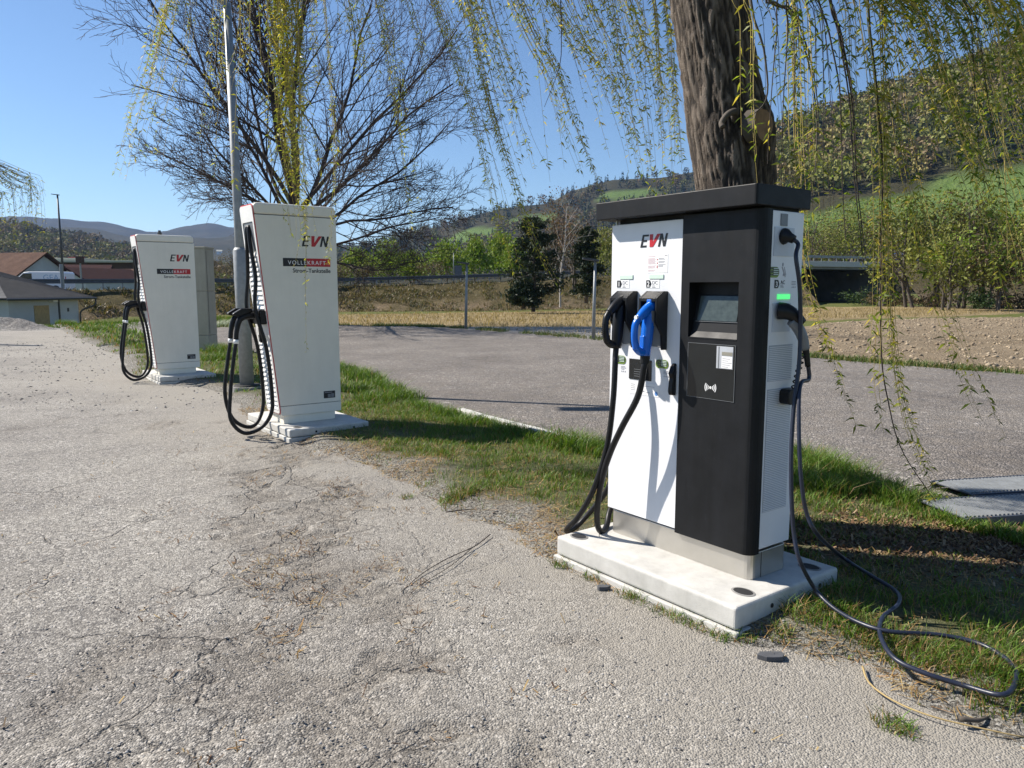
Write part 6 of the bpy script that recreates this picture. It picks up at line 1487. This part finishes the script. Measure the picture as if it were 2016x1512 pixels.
names = ['bright green willow standing right behind the bare tree twigs', 'broad bright green willow beyond the highway rail', 'narrow bright green willow between two broad ones', 'broad bright green willow beside the grey sign back', 'bright green willow just right of the small pale lamp', 'tall bright green willow left of the dark pine', 'low bright green willow at the foot of the dark pine', 'olive tree low behind the guard rail by the cream charger', 'olive budding tree behind the second pine', 'olive budding tree peeping past the canopy of the black and white charger']
for k, (px, pb, pt, Y, w, pal) in enumerate(spots): cloud_tree('willow_tree' if pal is YG else 'budding_tree', px, pb + 8, pt, Y, w, names[k], pal, 500 + k, 3400, leaf=.20, shape='weep', lower=.12, group='green trees beyond the highway')
# brown bare scrub between them
for k, (px, pb, pt, Y, w) in enumerate([(455, 548, 490, 120, 70), (500, 548, 495, 125, 60), (670, 550, 515, 110, 60), (720, 548, 520, 108, 60), (850, 546, 512, 112, 60), (1090, 556, 400, 66, 110), (1130, 560, 430, 68, 90), (400, 550, 505, 118, 60)]):
    cloud_tree('bare_tree', px, pb + 6, pt, Y, w, ['brown bare tree beside the beige cabinet above the rail', 'brown bare tree behind the lamp post above the rail', 'brown bare bush right beside the cream charger above the rail', 'low brown bush among the drooping twigs of the big bare tree', 'low brown bush between the broad green willows', 'reddish brown bare tree behind the white birch', 'reddish brown bare tree between birch and second pine', 'brown bare tree left of the beige cabinet top'][k], BRN, 540 + k, 900, leaf=.12, lower=.15, trunks=3, group='bare brown trees beyond the lot')
# birch
cloud_tree('birch_tree', 1103, 600, 372, 60, 90, 'thin white stemmed birch standing between the two pines', [(.15, .085, .06), (.18, .11, .07), (.14, .10, .06)], 560, 1100, None, 'birch', .07, 'round', .45)
# pines
def pine(px, pyb, pyt, Y, wpx, label, seed):
    rs = np.random.default_rng(seed); bs = at(px, pyb, Y); tp = at(px, pyt, Y); H_ = tp[2] - bs[2]; R_ = wpx / FPX * Y / 2
    t = empty('pine_tree', tuple(bs), 0, label, 'tree', 'dark pines on the bank')
    b = MB(); b.tube(catmull([(0, 0, -.3), (.05, 0, H_ * .4), (-.05, .05, H_ * .97)], 5), [.16, .11, .03], 8); LV = []
    for k in range(64):
        f = .06 + .88 * (k + rs.random()) / 64; a = rs.uniform(0, 6.28); ln = R_ * (1.12 - f) ** .55 * rs.uniform(.5, 1.15) * (1.0 if f > .2 else .8); z0 = f * H_
        e = np.array((math.cos(a) * ln, math.sin(a) * ln, z0 + .12 * ln * rs.uniform(-.6, 1.4))); m_ = np.array((e[0] * .5, e[1] * .5, z0 - .03 * ln)); P = catmull([(0, 0, z0), m_, e], 4)
        b.tube(P, [.035, .008], 4, False)
        n = 110; f2 = .25 + .8 * rs.random(n); c = np.stack([np.interp(f2 * 8, np.arange(len(P)), P[:, q]) for q in range(3)], -1) + rs.normal(0, 1, (n, 3)) * np.array((.17, .17, .10)) * (.5 + ln * .5)
        d = rs.normal(size=(n, 3)) + np.array((math.cos(a), math.sin(a), .7)); d /= np.linalg.norm(d, axis=1)[:, None]; q_ = np.cross(d, rs.normal(size=(n, 3))); q_ /= np.linalg.norm(q_, axis=1)[:, None]
        s = rs.uniform(.12, .26, (n, 1)); LV.append(np.stack([c - q_ * s * .35, c + d * s, c + q_ * s * .35, c - d * s * .4], 1).reshape(-1, 3))
    b.build('trunk', M['greybark'], t, smooth=True); V = np.concatenate(LV); n = len(V) // 4
    col = np.array([(.016, .030, .014), (.022, .040, .018), (.030, .046, .020)])[rs.integers(0, 3, n)] * rs.uniform(.7, 1.3, (n, 1))
    link('crown', fast_mesh('crown', V, np.arange(len(V)).reshape(-1, 4), False, col=np.repeat(col, 4, 0)), M['needle'], t)
pine(1050, 606, 420, 58, 125, 'broad dark pine standing left of the white birch', 571); pine(1154, 590, 440, 64, 70, 'slimmer dark pine standing right of the white birch', 572); pine(1030, 600, 560, 57, 60, 'small low dark pine bush at the foot of the broad pine', 573)
# the wooded strip right of the charger
rs = np.random.default_rng(88); strip = [(1585, 560, 425, 132), (1640, 560, 405, 136), (1690, 560, 395, 130), (1735, 612, 410, 80), (1790, 612, 400, 74), (1845, 612, 385, 78), (1890, 612, 380, 72), (1940, 612, 395, 76), (1985, 612, 390, 70), (2040, 612, 400, 72), (1610, 560, 470, 140), (1865, 610, 460, 66), (1965, 610, 470, 64)]
wn_ = ['right at the bridge abutment', 'over the middle of the bridge opening', 'in front of the blue truck', 'just right of the blue truck', 'with a dark straight trunk right of the bridge', 'at the left end of the wooded strip', 'in the middle of the wooded strip', 'beside the pale leaning stems', 'behind the round green bush', 'at the far end of the wooded strip', 'low behind the bridge rail', 'low and close to the straw strip', 'low beside the round green bush']
for k, (px, pb, pt, Y) in enumerate(strip):
    cloud_tree('budding_tree', px, pb, pt + rs.uniform(-12, 12), Y, rs.uniform(75, 120), ('yellow green budding tree ' if k % 3 else 'olive budding tree ') + wn_[k], OL + YG[:1] if k % 3 else BRN[:2] + OL, 600 + k, 2600, leaf=.17, shape='round', lower=.28, trunks=2 + k % 2, group='trees of the strip behind the ploughed field')
for k, (px, pb, pt, Y, w) in enumerate([(1700, 606, 565, 88, 70), (1930, 612, 568, 70, 60), (1750, 607, 575, 82, 80), (1830, 610, 570, 78, 90), (2010, 614, 575, 70, 80), (1545, 600, 570, 96, 50)]):
    cloud_tree('bush', px, pb, pt, Y, w, ['dark green bush at the right end of the bridge opening', 'round green bush under the leaning stems', 'brown scrub left of the dark straight trunk', 'brown scrub in the middle of the wooded strip', 'brown scrub at the far end of the strip', 'low scrub at the left bridge abutment'][k], [(.03, .06, .018), (.045, .075, .02)] if k < 2 else BRN, 640 + k, 1100, leaf=.13, lower=.0, trunks=3, group='bushes of the strip behind the ploughed field')

# ================================================================== air
b = MB(); b.box(-6000, 6000, -60, 6500, -8, 370); hz_ = b.build('haze', None); tag(hz_, kind='stuff')
hm = bpy.data.materials.new('pale_air'); hm.use_nodes = True; nt = hm.node_tree; nt.nodes.clear()
out = nt.nodes.new('ShaderNodeOutputMaterial'); pv = nt.nodes.new('ShaderNodeVolumePrincipled'); pv.inputs['Color'].default_value = (.30, .50, .92, 1); pv.inputs['Density'].default_value = 0.00007; pv.inputs['Anisotropy'].default_value = 0.2
nt.links.new(pv.outputs[0], out.inputs['Volume']); hz_.data.materials.clear(); hz_.data.materials.append(hm)
